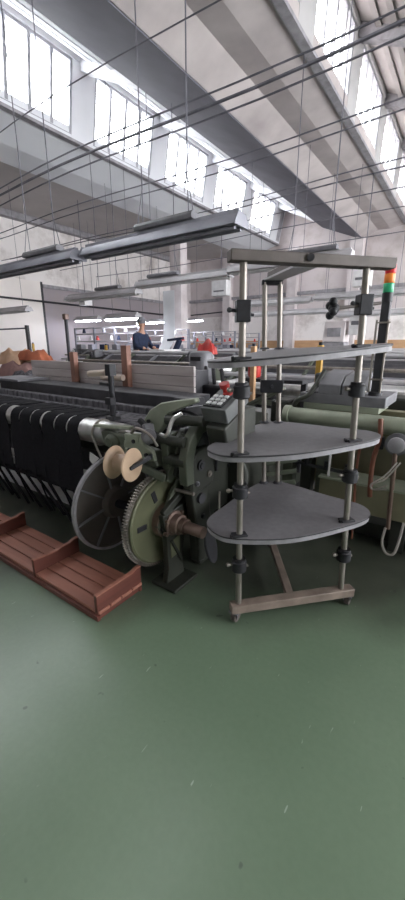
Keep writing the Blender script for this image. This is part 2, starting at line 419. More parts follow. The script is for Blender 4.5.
# pilasters on the back wall and conduits
for x, wdt, ztop in ((-13.55, .55, 5.9), (-10.78, .42, 5.7), (-7.3, .45, 5.7), (-4.6, .5, 5.7)):
    struct(MB().span((x-wdt/2, Y1-.32, 0), (x+wdt/2, Y1, ztop)), 'trim_%d' % tn, 'pillar'); tn += 1
struct(MB().span((-14, Y1-.14, 3.72), (7, Y1, 3.86)), 'trim_%d' % tn, 'trim'); tn += 1
struct(MB().span((-14, Y1-.05, 1.28), (-1, Y1, 1.72)), 'trim_%d' % tn, 'orange'); tn += 1
c = MB().cyl((-13.78, -3, 3.2), (-13.78, Y1, 3.05), .035, seg=8)
struct(c, 'trim_%d' % tn, 'darkgrey'); tn += 1
c = MB().cyl((-13.2, Y1-.1, 3.1), (-11.1, Y1-.1, 3.18), .03, seg=8)
struct(c, 'trim_%d' % tn, 'darkgrey'); tn += 1

# ------------------------------------------------------------------ foreground: rolling rack
L = Vector((-.853, 1.542, 0)); R = Vector((-.425, 2.008, 0))
B1 = Vector((-1.085, 2.325, 0)); B2 = Vector((-1.0, 2.378, 0)); BM = (B1+B2)/2
rk = thing('rolling_rack', (-.75, 1.9, 0), 'tall steel rack on casters with three rounded triangular grey shelves', 'rack')
dr = (R-L).normalized(); mid = (L+R)/2; rear_dir = (BM-mid).normalized()
def at(p, z): return Vector((p.x, p.y, z))
LEAN = Vector((-.814, -.581, 0))          # the old rack stands a little out of true
def lean(p, z):
    k = .025+.03*max(0, min(1, (p-L).dot(dr)/.63)); k += .03*max(0, min(1, (p-mid).dot(rear_dir)/.55))
    return Vector((p.x, p.y, z))+LEAN*(k*z/1.87)
MB().bar(lean(L-dr*.045, .095), lean(R+dr*.075, .095), .06, .05).build('base_bar', 'basebar', rk, bevel=.004)
MB().bar(lean(mid+rear_dir*.03, .095), lean(BM+rear_dir*.04, .095), .045, .04).build('base_spine', 'basebar', rk, bevel=.004)
MB().bar(lean(L-dr*.065, 1.866), lean(R+dr*.135, 1.866), .065, .046).build('top_bar', 'rackbar', rk, bevel=.004)
ts = MB().bar(lean(mid+rear_dir*.035, 1.873), lean(BM+rear_dir*.05, 1.925), .05, .04).build('top_spine', 'rackbar', rk, bevel=.003)
MB().bar(lean(mid+rear_dir*.04, 1.847), lean(BM+rear_dir*.05, 1.899), .11, .01).build('spine_flange', 'troughlit', ts)  # pale colour paints in light falling on the top spine
MB().box(lean(BM+rear_dir*.01, 1.88), (.13, .05, .03), math.atan2(B2.y-B1.y, B2.x-B1.x)).build('spine_clamp', 'black', rk, bevel=.004)
MB().cyl(lean(mid-rear_dir*.036, 1.868)-Vector((0, 0, 0)), lean(mid-rear_dir*.046, 1.868), .016, seg=12).build('bolt', 'black', rk)
for p in (L, R): MB().cyl(lean(p, .12), lean(p, 1.845), .0165, seg=16).build('post', 'steel', rk)
for p in (B1, B2): MB().cyl(lean(p, .1), lean(p, 1.88), .0165, seg=14).build('post', 'steel', rk)
for p, d in ((L-dr*.02, 0), (R+dr*.05, 0), (BM+rear_dir*.03, 1)):
    h = MB().box(lean(p, .066), (.055, .045, .008)).cyl(lean(p, .05), lean(p, .07), .012)
    h.bar(lean(p+Vector((.018, 0, 0)), .062), lean(p+Vector((.012, .012, 0)), .025), .004, .03)
    h.bar(lean(p+Vector((-.018, 0, 0)), .062), lean(p+Vector((-.012, .012, 0)), .025), .004, .03)
    ho = h.build('caster', 'grey', rk)
    MB().cyl(lean(p+Vector((-.013, .012, 0)), .036), lean(p+Vector((.013, .012, 0)), .036), .036, seg=18).build('wheel', 'rackbar', ho)
SH = [(-1.105, 1.60), (-.985, 1.495), (-.85, 1.502), (-.62, 1.655), (-.43, 1.92), (-.345, 2.12), (-.42, 2.26), (-.65, 2.31), (-.93, 2.385), (-1.07, 2.385), (-1.14, 2.25), (-1.13, 1.85)]
loop = smooth_loop([(x, y, 0) for x, y in SH], 6)
for zl, zr, zb in ((.54, .56, .54), (.985, 1.02, .985), (1.44, 1.495, 1.475)):
    # plane through its three fixing heights
    def zz(x, y):
        a_ = Vector((x, y, 0))-L; e1 = R-L; e2 = BM-L; d_ = e1.x*e2.y-e1.y*e2.x
        s_ = (a_.x*e2.y-a_.y*e2.x)/d_; t_ = (e1.x*a_.y-e1.y*a_.x)/d_
        return zl+(zr-zl)*s_+(zb-zl)*t_
    def ring(kx, dz):
        o_ = Vector((0, 0, 0))
        return [(cx+(v.x-cx)*kx+o_.x, cy+(v.y-cy)*kx+o_.y, zz(v.x, v.y)+dz) for v in loop]
    cx, cy = -.78, 1.95
    top = MB().prism(ring(1, -.008), (0, 0, .008)).build('shelf', 'shelf', rk)
    MB().prism(ring(.995, -.034), (0, 0, .026)).build('shelf_edge', 'rim', top)
    MB().tube(ring(1, -.006), .003, 6, closed=True).build('edge_strip', 'black', top)
    for p, z in ((L, zl), (R, zr)):
        a = MB()
        a.bar(lean(p-dr*.04-rear_dir*.004, z+.002), lean(p+dr*.04-rear_dir*.004, z+.002), .05, .016)
        a.cyl(lean(p-dr*.045-rear_dir*.01, z+.012), lean(p-dr*.045-rear_dir*.01, z-.012), .008, seg=8)
        a.build('shelf_clamp', 'black', rk, bevel=.003)
    z = zb
    for p in (B1, B2):
        MB().cyl(lean(p, z), lean(p, z+.012), .036, .026, seg=16).build('foot_flange', 'darkgrey', rk)
def collar(p, z, big=False, knob=False):
    c = MB(); r = .041 if not big else .042; h = .075 if not big else .1
    if big: c.box(lean(p, z), (r*1.5, r*1.5, h*.92), math.radians(40))
    else: c.lathe(lean(p, z-h/2), (0, 0, 1), [(r*.8, 0), (r, .006), (r, h-.018), (r*.82, h-.012), (r*.82, h)], 18)
    o = c.build('collar', 'black', rk, bevel=.004 if big else 0)
    k = MB(); d = -dr if not big else dr
    k.cyl(lean(p, z), lean(p-dr*(r+.02), z+.005), .008, seg=8).sph(lean(p-dr*(r+.02), z+.005), .012, seg=10)
    k.cyl(lean(p, z-.01), lean(p+dr*(r+.012), z-.014), .007, seg=8)
    k.build('clamp_screw', 'darkgrey' if big else 'steel', o)
for z in (.365, .79, 1.295): collar(L, z)
for z in (.345, .825, 1.285): collar(R, z)
collar(L, 1.645, True); collar(R, 1.685, True)
o = MB().box(lean(BM, 1.235), (.15, .05, .085), math.atan2(B2.y-B1.y, B2.x-B1.x)).build('clamp_block', 'black', rk, bevel=.004)
MB().cyl(lean(BM-rear_dir*.026, 1.235), lean(BM-rear_dir*.034, 1.235), .012, seg=10).build('bolt', 'darkgrey', o)
# clover-handled screw through the right-hand collar
k0 = lean(R-dr*.165, 1.665)
o = MB().cyl(k0, lean(R+dr*.09, 1.695), .008, seg=10).build('handle_rod', 'rackbar', rk)
k = MB().sph(k0, .026, (1, 1, 1))
for a in range(4):
    an = a*PI/2+.5; k.sph(k0+Vector((dr.x*.0, 0, 0))+rear_dir*math.cos(an)*.033+Vector((0, 0, math.sin(an)*.033))-dr*.012, .02, (1, 1, 1), 10)
k.build('clover_knob', 'black', o)

# ------------------------------------------------------------------ red-brown duckboard
db = thing('wooden_footboard', (-2.7, 1.3, 0), 'red-brown slatted wooden footboard with raised cross boards on the green floor', 'footboard')
for i in range(4):
    y = 1.128+i*.087
    MB().box((-2.95, y, .045), (2.92, .078, .02)).build('slat', 'wood', db, bevel=.003)
MB().span((-4.41, 1.075, .0), (-1.49, 1.098, .03)).build('front_rail', 'woodedge', db)
MB().span((-4.41, 1.405, .0), (-1.49, 1.425, .03)).build('rear_rail', 'woodedge', db)
for x in (-1.8, -2.4, -3., -3.6, -4.2): MB().span((x-.03, 1.1, 0), (x+.03, 1.405, .034)).build('bearer', 'woodedge', db)
for x, cv in ((-1.51, 0.), (-2.135, .012), (-2.84, .008), (-3.55, .01)):
    top = [(1.085+.345*t/10, .152-cv*math.sin(PI*t/10)*(1 if t < 6 else .3)+(.012 if t > 8 else 0)) for t in range(11)]
    b = MB().px([(1.085, .0), (1.43, .0)]+top[::-1], x-.012, x+.012).build('cross_board', 'woodedge', db, bevel=.002)
    MB().px([(y, z-.001) for y, z in top]+[(y, z+.006) for y, z in top[::-1]], x-.0125, x+.0125).build('worn_top_edge', 'wood', b)

# ------------------------------------------------------------------ the near loom
lm = thing('weaving_loom', (-3.2, 2.3, 0), 'large dark green weaving loom with silver cloth roll and toothed gear at its end', 'loom')
XL = -7.6
MB().cyl((XL, 1.65, .915), (-1.80, 1.65, .915), .085, seg=32).cyl((-1.80, 1.65, .915), (-1.62, 1.65, .915), .045).build('breast_roll', 'rollmetal', lm)
cd = MB(); n = 20
cd.tube([(-2.03-.0008*i, 1.65+.09*math.cos(2*PI*i/n), .915+.09*math.sin(2*PI*i/n)) for i in range(n)], .007, 6, closed=True)
cd.tube(smooth_path([(-2.03, 1.558, .9), (-1.98, 1.552, .82), (-1.95, 1.553, .77)]), .007, 6)
co = cd.build('cord_loop', 'cord', lm)
MB().prism([(-2.06, 1.55, .79), (-1.97, 1.552, .76), (-2.04, 1.552, .705), (-2.07, 1.551, .73)], (0, -.004, 0)).build('paper_tag', 'white', co)
# warp table, reed and dark box behind it
MB().span((XL, 1.74, .93), (-1.72, 2.06, .985)).build('warp_table', 'lint', lm, bevel=.01)
MB().span((XL, 2.06, .92), (-1.62, 2.14, 1.035)).build('reed_bar', 'lint', lm, bevel=.008)
MB().span((-4.5, 2.2, .95), (-1.72, 2.52, 1.115)).build('sley_box', 'darkgrey', lm, bevel=.006)
MB().span((-4.55, 2.12, 1.12), (-3.95, 2.5, 1.145)).build('sley_lid', 'grey', lm, bevel=.004)
MB().span((-1.80, 2.15, 1.05), (-1.62, 2.3, 1.12)).build('lid_bracket', 'darkgrey', lm, bevel=.006)
MB().cyl((XL, 2.35, .98), (-4.55, 2.35, 1.0), .05).build('pale_rail', 'white', lm)
for i, (z0, z1) in enumerate(((1.06, 1.145), (1.15, 1.235), (1.24, 1.325))):
    MB().span((-4.45, 2.59, z0), (-1.94, 2.62, z1)).build('plank', 'greyplank', lm, bevel=.004)
MB().span((-4.45, 2.62, 1.0), (-2.0, 2.9, 1.28)).build('plank_box', 'darkgrey', lm)
MB().span((-3.58, 2.53, .95), (-3.51, 2.59, 1.43)).build('plank_post', 'brownpost', lm, bevel=.006)
MB().span((-2.77, 2.53, .95), (-2.69, 2.59, 1.50)).build('plank_post', 'brownpost', lm, bevel=.006)
MB().cyl((-2.72, 2.5, 1.2), (-3.0, 2.48, 1.195), .03).build('tube_peg', 'creamtube', lm)
# lower beams and far frames
MB().span((XL, 2.55, .1), (-1.5, 2.7, .75)).span((XL, 2.75, .75), (-1.5, 2.9, 1.0)).build('rear_beam', 'darkgrey', lm)
MB().cyl((XL, 2.3, .55), (-1.45, 2.3, .55), .07).build('lower_shaft', 'darkgreen', lm)
for x in (-7.5, -5.2): MB().px([(1.8, 0), (1.95, 0), (2.1, .7), (2.7, .6), (2.75, 0), (2.95, 0), (2.95, 1.0), (1.75, .95)], x-.05, x+.05).build('side_frame', 'darkgreen', lm)
# black lever with cream grip
lv = MB().cyl((-2.055, 1.77, .985), (-2.05, 1.77, 1.32), .021, seg=12).box((-2.055, 1.77, .995), (.085, .07, .03)).box((-2.05, 1.77, 1.335), (.05, .06, .08)).box((-2.05, 1.75, 1.12), (.06, .05, .05)).box((-2.12, 1.77, 1.235), (.1, .02, .02)).build('lever', 'black', lm, bevel=.003)
MB().cyl((-2.27, 1.76, 1.30), (-2.09, 1.765, 1.315), .023, seg=14).build('lever_grip', 'creamtube', lv)
# cast end of the loom: side frame with opening, arm, brackets
MB().px([(1.86, 0), (2.06, 0), (2.04, .35), (2.55, .35), (2.6, 0), (2.85, 0), (2.85, .95), (2.5, 1.02), (1.75, 1.0), (1.66, .9), (1.62, .74), (1.74, .66), (1.84, .5)], -1.43, -1.35).build('end_frame', 'darkgreen', lm, bevel=.008)
e = MB().px([(1.68, .70), (1.86, .72), (1.92, .3), (1.84, .08), (1.76, .1), (1.74, .4)], -1.36, -1.29).build('end_rib', 'darkgreen', lm, bevel=.01)
MB().cyl((-1.295, 1.78, .56), (-1.27, 1.78, .56), .035, seg=16).build('bearing_cap', 'darkgrey', e)
MB().cyl((-1.295, 1.81, .42), (-1.275, 1.81, .42), .018, seg=12).build('bolt', 'black', e)
arm = [(-1.66, 1.0), (-1.641, 1.053), (-1.594, 1.112), (-1.501, 1.165), (-1.368, 1.193), (-1.244, 1.213), (-1.237, 1.188), (-1.354, 1.142), (-1.439, 1.108), (-1.464, 1.074), (-1.48, 1.03), (-1.53, .97), (-1.62, .96)]
a = MB().py(arm, 1.665, 1.715).build('cover_arm', 'palegreen', lm, bevel=.008)
MB().cyl((-1.6, 1.655, 1.04), (-1.6, 1.666, 1.04), .014, seg=12).build('bolt', 'black', a)
MB().bar((-1.99, 1.56, .985), (-1.69, 1.6, 1.0), .045, .018).build('flat_bracket', 'palegreen', lm, bevel=.003)
g = MB()
g.py([(-1.95, .95), (-1.9, .97), (-1.72, .95), (-1.68, .9), (-1.5, .88), (-1.44, .8), (-1.55, .74), (-1.72, .78), (-1.78, .84), (-1.92, .86)], 1.56, 1.66)
g.build('front_casting', 'greenpaint', lm, bevel=.012)
g = MB().sph((-1.83, 1.56, .90), .055, (1.2, .7, .9)).cyl((-1.83, 1.52, .9), (-1.83, 1.6, .9), .028)
g.build('casting_boss', 'greenpaint', lm)
g = MB().box((-1.62, 1.55, .955), (.12, .05, .05), 0).box((-1.60, 1.54, .87), (.16, .03, .035), .1).bar((-1.7, 1.55, .92), (-1.5, 1.56, .86), .03, .03)
g.build('bracket_block', 'palegreen', lm, bevel=.006)
g = MB().lathe((-1.5, 1.56, .985), (.6, -1, 0), [(.03, 0), (.045, .01), (.045, .03), (.02, .035), (.02, .06)], 18).build('cam_disc', 'grey', lm)
g = MB().bar((-1.53, 1.58, 1.05), (-1.5, 1.57, .93), .07, .03).build('pawl', 'grey', lm, bevel=.01)
g = MB().tube(smooth_path([(-1.45, 1.6, .99), (-1.38, 1.58, 1.0), (-1.35, 1.6, 1.09), (-1.3, 1.62, 1.13)]), .012, 8).build('bent_lever', 'brightsteel', lm)
for (p, q, r) in (((-1.48, 1.6, .96), (-1.28, 1.62, .96), .03), ((-1.42, 1.62, .84), (-1.27, 1.62, .84), .036), ((-1.45, 1.66, 1.07), (-1.2, 1.7, 1.08), .03)):
    MB().cyl(p, q, r, seg=20).build('end_shaft', 'darkgreen', lm)
g = MB().px([(1.58, .98), (1.7, 1.0), (1.72, .74), (1.66, .7), (1.6, .78)], -1.44, -1.39).build('end_cheek', 'greenpaint', lm, bevel=.008)
MB().cyl((-1.44, 1.68, .62), (-1.27, 1.69, .62), .012, seg=10).build('tie_bolt', 'steel', lm)
MB().cyl((-1.22, 1.9, .28), (-1.22, 1.9, .58), .008, seg=8).build('thin_rod', 'steel', lm)
ar_o = [(1.60, .70), (1.59, .86), (1.63, .97), (1.72, 1.05), (1.86, 1.08), (2.02, 1.07)]; ar_i = [(2.02, 1.02), (1.87, 1.02), (1.76, .99), (1.69, .92), (1.665, .84), (1.67, .70)]
MB().px(ar_o+ar_i, -1.31, -1.25).build('arched_rib', 'greenpaint', lm, bevel=.006)
MB().px([(1.70, .60), (1.68, .80), (1.76, .88), (1.90, .90), (1.96, .80), (1.92, .62)], -1.33, -1.285).build('casting_plate', 'darkgreen', lm, bevel=.01)
for y_, z_, r_ in ((1.78, .78, .035), (1.87, .70, .022), (1.74, .67, .016)):
    MB().lathe((-1.285, y_, z_), (1, 0, 0), [(r_, 0), (r_, .012), (r_*.6, .013), (r_*.55, .02)], 18).build('bearing_cap', ('darkgrey', 'grey', 'steel')[int(r_*100) % 3], lm)
MB().py([(-1.70, .90), (-1.63, .985), (-1.55, .99), (-1.53, .93), (-1.46, .90), (-1.44, .84), (-1.56, .82), (-1.66, .84)], 1.53, 1.56).build('front_plate', 'palegreen', lm, bevel=.006)
for x_, z_ in ((-1.60, .94), (-1.50, .87), (-1.64, .88)): MB().cyl((x_, 1.53, z_), (x_, 1.518, z_), .013, seg=12).build('bolt', 'black', lm)
MB().bar((-1.66, 1.54, .80), (-1.38, 1.55, .74), .03, .05).build('lower_link', 'greenpaint', lm, bevel=.008)
MB().tube(smooth_path([(-1.62, 1.53, .99), (-1.55, 1.51, 1.03), (-1.46, 1.52, 1.0), (-1.43, 1.55, .93)]), .009, 8).build('spring_arm', 'steel', lm)
rnd = random.Random(3)
for i in range(12):
    y_ = 1.62+.3*rnd.random(); z_ = .72+.35*rnd.random()
    MB().cyl((-1.36, y_, z_), (-1.31-.03*rnd.random(), y_, z_), .012+.01*rnd.random(), seg=8).build('bolt', ('darkgrey', 'steel')[i % 2], lm)
for (p, q, w_, h_, m_) in (((-1.40, 1.60, .70), (-1.36, 1.72, .98), .03, .05, 'greenpaint'), ((-1.33, 1.62, 1.0), (-1.30, 1.82, .80), .025, .04, 'darkgreen'), ((-1.62, 1.60, 1.06), (-1.42, 1.62, .92), .03, .03, 'darkgrey'),
                           ((-1.75, 1.57, .87), (-1.5, 1.58, .78), .03, .045, 'greenpaint'), ((-1.3, 1.8, 1.02), (-1.28, 2.1, 1.04), .03, .04, 'darkgrey'), ((-1.36, 1.9, .7), (-1.34, 1.95, 1.05), .03, .05, 'darkgreen'),
                           ((-1.55, 1.9, 1.0), (-1.2, 1.95, 1.04), .05, .05, 'darkgrey'), ((-1.6, 2.05, 1.05), (-1.3, 2.15, 1.1), .04, .06, 'grey')):
    MB().bar(p, q, w_, h_).build('linkage', m_, lm, bevel=.005)
MB().lathe((-1.34, 1.88, .92), (1, -.2, 0), [(.03, 0), (.075, .006), (.075, .03), (.05, .034), (.03, .05)], 24).build('hand_wheel', 'darkgrey', lm)
MB().tube(smooth_path([(-1.5, 1.7, 1.04), (-1.38, 1.72, 1.12), (-1.28, 1.8, 1.06), (-1.25, 1.9, .92), (-1.28, 1.95, .7)]), .01, 8).build('cable', 'black', lm)
# gearbox casing at the end
cs = MB().py([(-1.62, .1), (-1.24, .1), (-1.2, .2), (-1.2, .62), (-1.27, .76), (-1.42, .80), (-1.56, .74), (-1.63, .62)], 2.22, 2.62).build('gear_casing', 'darkgreen', lm, bevel=.03)
MB().bar((-1.44, 2.215, .67), (-1.34, 2.215, .65), .012, .022).build('casing_slot', 'black', cs)
for i in range(4): MB().bar((-1.2, 2.52, .7-i*.09), (-.98, 2.62, .75-i*.09), .02, .035).build('cooling_rib', 'greenpaint', cs, bevel=.004)
MB().cyl((-1.63, 2.36, .4), (-1.66, 2.36, .4), .17).build('casing_cover', 'darkgreen', cs)
# control box on a tilted bracket
mt = Matrix(((1, 0, 0), (0, .924, .38), (0, -.38, .924))).transposed().to_4x4(); mt.translation = (-1.125, 1.785, 1.212)
def cbox(c, d): 
    m = MB(); bmesh.ops.create_cube(m.bm, size=1, matrix=mt @ (Matrix.Translation(c) @ Matrix.Diagonal((d[0], d[1], d[2], 1)))); return m
bx = cbox((0, 0, -.045), (.165, .25, .09)).build('control_box', 'box', lm, bevel=.006)
cbox((-.012, -.045, .004), (.12, .125, .008)).build('keypad', 'black', bx)
for i in range(3):
    for j in range(3):
        cbox((-.048+i*.036, -.081+j*.038, .011), (.026, .026, .008)).build('key', 'key', bx, bevel=.002)
k = MB(); p = mt @ Vector((-.02, .06, .0)); q = mt @ Vector((-.02, .06, .035)); k.cyl(p, q, .016, seg=16)
k.cyl(q, mt @ Vector((-.02, .06, .06)), .028, .03, seg=18); k.build('stop_button', 'red', bx)
cbox((.005, .04, .004), (.05, .03, .012)).build('red_switch', 'red', bx)
MB().px([(1.68, 1.06), (1.9, 1.145), (2.05, 1.14), (2.05, .96), (1.9, .88), (1.72, .92)], -1.18, -1.05).build('box_bracket', 'darkgreen', lm, bevel=.012)
# motor head and cables behind the box
mh = MB().lathe((-2.3, 3.2, 1.1), (0, 0, 1), [(.11, 0), (.125, .02), (.125, .3), (.11, .33), (.07, .345)], 22).build('motor_head', 'grey', lm)
MB().box((-2.27, 3.07, 1.37), (.13, .02, .04)).build('motor_slot', 'black', mh)
for dx_, dz in ((0, 0), (.08, .05), (.18, -.02)):
    MB().tube(smooth_path([(-2.1+dx_, 3.0, 1.3+dz), (-2.0+dx_, 2.9, 1.1), (-1.95+dx_, 2.95, .95), (-1.8+dx_, 2.85, 1.05+dz)]), .018, 8).build('cable', 'black', lm)
MB().box((-1.95, 2.95, 1.0), (.35, .3, .3)).build('drive_block', 'black', lm, bevel=.02)
MB().lathe((-1.72, 2.75, 1.02), (.5, -1, 0), [(.05, 0), (.075, .005), (.075, .03), (.05, .035)], 20).build('small_pulley', 'grey', lm)
MB().bar((-1.5, 2.7, 1.0), (-1.1, 2.55, 1.2), .06, .03).build('diagonal_arm', 'greenpaint', lm, bevel=.005)

# ------------------------------------------------------------------ warp beam with flange and toothed gear
wb = thing('warp_beam', (-1.6, 1.6, 0), 'warp beam with large spoked flange and olive toothed gear wheel on a foot', 'warp beam')
ax = Vector((0, 1.6, .425))
MB().cyl((-7.4, 1.6, .425), (-1.62, 1.6, .425), .03, seg=20).build('barrel', 'cloth', wb)
for xf in (-1.95, -7.2):
    f = MB().lathe((xf, 1.61, .425), (1, 0, 0), [(.325, -.012), (.345, -.010), (.345, .010), (.325, .012), (.32, .004), (.12, .008), (.1, .05), (.055, .05)][::1], 56).build('flange', 'grey' if xf < -3 else 'dustyiron', wb)
    MB().lathe((xf, 1.61, .425), (1, 0, 0), [(.33, -.013), (.349, -.013), (.349, .013), (.33, .013), (.33, -.013)], 56).build('flange_rim', 'rim', f)
    for a in range(8):
        an = a*PI/4+.2
        MB().bar((xf+.012, 1.6+.09*math.cos(an), .425+.09*math.sin(an)), (xf+.012, 1.6+.325*math.cos(an), .425+.325*math.sin(an)), .012, .016, (1, 0, 0)).build('spoke', 'grey', f)
# gear: toothed rim, web with three slots
gx = -1.50; gr = .312
gm = MB(); N = 104; prof_o = []
for i in range(N):
    for fr, rr in ((0, gr-.016), (.3, gr-.016), (.42, gr+.003), (.68, gr+.003), (.8, gr-.016)):
        t = 2*PI*(i+fr)/N; prof_o.append((rr*math.cos(t), rr*math.sin(t)))
gm.px([(1.6+a_, .425+b_) for a_, b_ in prof_o], gx-.026, gx+.004)
go = gm.build('gear_wheel', 'steel', wb)
MB().lathe((gx, 1.6, .425), (1, 0, 0), [(.288, .005), (.288, .02), (.278, .026), (.262, .016), (.12, .014), (.1, .03), (.06, .03)], 56).build('gear_web', 'geargreen', go)
for an in (1.95, 3.1, .6, -.7):
    c_ = Vector((gx+.0165, 1.6+.185*math.cos(an), .425+.185*math.sin(an)))
    tdir = Vector((0, math.cos(an), math.sin(an)))
    MB().bar(c_-tdir*.04, c_+tdir*.04, .036, .008, (1, 0, 0)).build('gear_slot', 'black', go, bevel=.004)
# stepped hub, shaft, pad and foot bracket
MB().lathe((gx+.02, 1.6, .425), (1, 0, 0), [(.11, 0), (.11, .05), (.08, .055), (.08, .1), (.064, .105), (.064, .15), (.05, .155), (.05, .19)], 28).build('hub', 'rust', wb)
MB().cyl((gx+.17, 1.6, .425), (-1.16, 1.6, .425), .036, seg=20).build('shaft', 'rust', wb)
MB().lathe((-1.235, 1.63, .40), (1, .1, 0), [(.02, 0), (.028, .0), (.028, .02), (.02, .02)], 16).build('pin', 'steel', wb)
pad = [(.055*math.cos(t*PI/10), .14*math.sin(t*PI/10)) for t in range(20)]
MB().prism([(-1.2, 1.72+a_-b_*.3, .27+b_) for a_, b_ in pad], (.022, 0, 0)).build('hand_pad', 'darkgrey', wb, bevel=.006)
MB().bar((-1.19, 1.61, .425), (-1.19, 1.69, .34), .02, .02).build('pad_arm', 'darkgrey', wb)
br = MB().px([(1.50, .50), (1.70, .52), (1.78, .62), (1.82, .60), (1.72, .40), (1.68, .12), (1.70, .02), (1.52, .02), (1.54, .12), (1.53, .36)], -1.43, -1.39)
br.span((-1.45, 1.53, 0), (-1.37, 1.70, .02)).box((-1.40, 1.61, .012), (.2, .24, .024))
br.bar((-1.38, 1.56, .32), (-1.38, 1.66, .14), .02, .02, (1, 0, 0))
bo = br.build('foot_bracket', 'darkgreen', wb, bevel=.005)
MB().px([(1.56, .31), (1.65, .32), (1.645, .2), (1.565, .19)], -1.392, -1.384).build('foot_plate', 'geargreen', bo)
MB().bar((-1.41, 1.52, .50), (-1.41, 1.84, .66), .05, .035, (1, 0, 0)).build('brake_arm', 'darkgreen', wb, bevel=.006)
bk = [(1.6+.1*math.cos(t*PI/6)*(1 if t % 3 else 1.12), .425+.1*math.sin(t*PI/6)*(1 if t % 3 else 1.12)) for t in range(12)]
bl = MB().px(bk, -1.455, -1.425).px([(1.56, .5), (1.64, .52), (1.80, .70), (1.76, .73), (1.62, .6)], -1.45, -1.42).build('bearing_block', 'greenpaint', wb, bevel=.006)
for t in range(6): MB().cyl((-1.425, 1.6+.083*math.cos(t*PI/3+.3), .425+.083*math.sin(t*PI/3+.3)), (-1.41, 1.6+.083*math.cos(t*PI/3+.3), .425+.083*math.sin(t*PI/3+.3)), .011, seg=6).build('bolt', 'darkgrey', bl)
for yy, zz in ((1.53, .46), (1.67, .47), (1.52, .38), (1.68, .38)):
    MB().cyl((-1.40, yy, zz), (-1.372, yy, zz), .014, seg=6).build('bolt', 'rust', wb)

wb.location.x += .012; wb.location.y += .02

# cream spool on its black peg
spl = thing('thread_spool', (-1.42, 1.3, .87), 'cream flanged thread spool on a black peg above the big gear', 'spool')
sa = Vector((-1.538, 1.313, .875)); sd = Vector((.98, .17, .0)).normalized()
for t, q_ in ((0, 1), (.12, -1)):
    MB().lathe(sa+sd*t, sd, [(.06, -.004*q_), (.09, -.006), (.094, 0), (.09, .006), (.05, .022*q_)] if q_ > 0 else [(.05, -.022), (.09, -.006), (.094, 0), (.09, .006), (.03, .009)], 32).build('flange', 'cream', spl)
MB().cyl(sa+sd*.01, sa+sd*.11, .05, seg=24).build('core', 'cream', spl)
MB().bar(sa+sd*.135+Vector((0, -.035, -.01)), sa+sd*.135+Vector((.02, .1, .025)), .022, .018).build('peg', 'black', spl)
MB().bar(sa+sd*.135+Vector((.02, .1, .025)), (-1.5, 1.57, .86), .022, .022).build('peg_arm', 'black', lm)

# black cloth over the breast roll, in narrow lengths with gaps
cl = thing('black_cloth', (-3.2, 1.6, .4), 'black woven cloth hanging in narrow lengths over the silver roll', 'cloth')
edges = [(-2.20, -2.318), (-2.338, -2.472), (-2.492, -2.64), (-2.675, -2.795), (-2.815, -2.96), (-2.975, -3.10), (-3.185, -3.312), (-3.335, -3.52), (-3.55, -3.72), (-3.76, -3.95), (-3.98, -4.2), (-4.23, -4.5), (-4.55, -4.8), (-4.84, -5.2), (-5.24, -5.7), (-5.75, -6.2), (-6.25, -6.8), (-6.85, -7.4)]
for xa, xb_ in edges:
    rows = []
    zb = .47+.025*random.random()-.03*(xa > -2.5)
    path = [(1.95, .995), (1.8, .996), (1.70, 1.003)]+[(1.65+.089*math.cos(t), .915+.089*math.sin(t)) for t in [PI/2+i*PI/10 for i in range(1, 6)]]
    path += [(1.562-.004*math.sin(i*1.3+xa*9), .9-(.9-zb)*i/7) for i in range(1, 8)]
    for (y, z) in path:
        hang = z < .88
        w0, w1 = (xa+.022, xb_-.022) if hang else (xa, xb_)
        rows.append([(w0+(w1-w0)*j/3, y+(.004*math.sin(j*2.1+z*9) if hang else 0), z) for j in range(4)])
    MB().sheet(rows, .004).build('cloth_length', 'cloth', cl)
for i in range(19):
    x = -2.2-.17*i
    MB().bar((x, 1.57, .49), (x+.11+.04*random.random(), 1.70+.06*random.random(), .04), .042, .006, (0, 1, 0)).build('hanging_strap', 'cloth', cl)
    if i % 2: MB().tube(smooth_path([(x-.02, 1.58, .48), (x-.11, 1.6, .40), (x-.13, 1.64, .26), (x-.08, 1.68, .1)]), .008, 6).build('hanging_cord', 'cloth', cl)
pb = MB().span((-6.6, 1.96, 0), (-1.75, 2.5, .012)).build('pale_board', 'paleboard', label='long pale board lying on the floor under the near loom', cat='board')  # flat pale sheet stands in for window glare on the floor

# ------------------------------------------------------------------ machine on the right, behind the rack
rm = thing('winding_machine', (-.3, 3.1, 0), 'pale green textile machine with long thick pipe behind the rack at right', 'machine')
MB().cyl((-1.20, 2.9, .945), (1.4, 2.9, .945), .066, seg=28).build('pipe', 'palegreen', rm)
MB().lathe((-1.22, 2.9, .945), (1, 0, 0), [(.055, 0), (.078, .004), (.078, .05), (.064, .055)], 28).build('pipe_collar', 'palegreen', rm)
MB().span((-1.14, 3.0, 1.045), (-.48, 3.5, 1.125)).build('table', 'grey', rm, bevel=.006)
MB().span((-1.1, 2.995, 1.0), (-.52, 3.4, 1.045)).build('table_rail', 'palegreen', rm)
MB().span((-1.10, 3.02, 1.125), (-.96, 3.10, 1.131)).build('table_slot', 'black', rm)
for x0, x1 in ((-.99, -.815), (-.805, -.645)):
    MB().px([(3.0, 1.125), (3.0, 1.20), (3.1, 1.265), (3.36, 1.30), (3.36, 1.125)], x0, x1).build('lid_box', 'grey', rm, bevel=.006)
MB().span((-1.14, 3.2, .3), (1.4, 3.3, 1.0)).build('back_panel', 'beigegreen', rm)
MB().span((-1.14, 3.02, .84), (1.4, 3.2, .88)).build('front_lip', 'beigegreen', rm, bevel=.005)
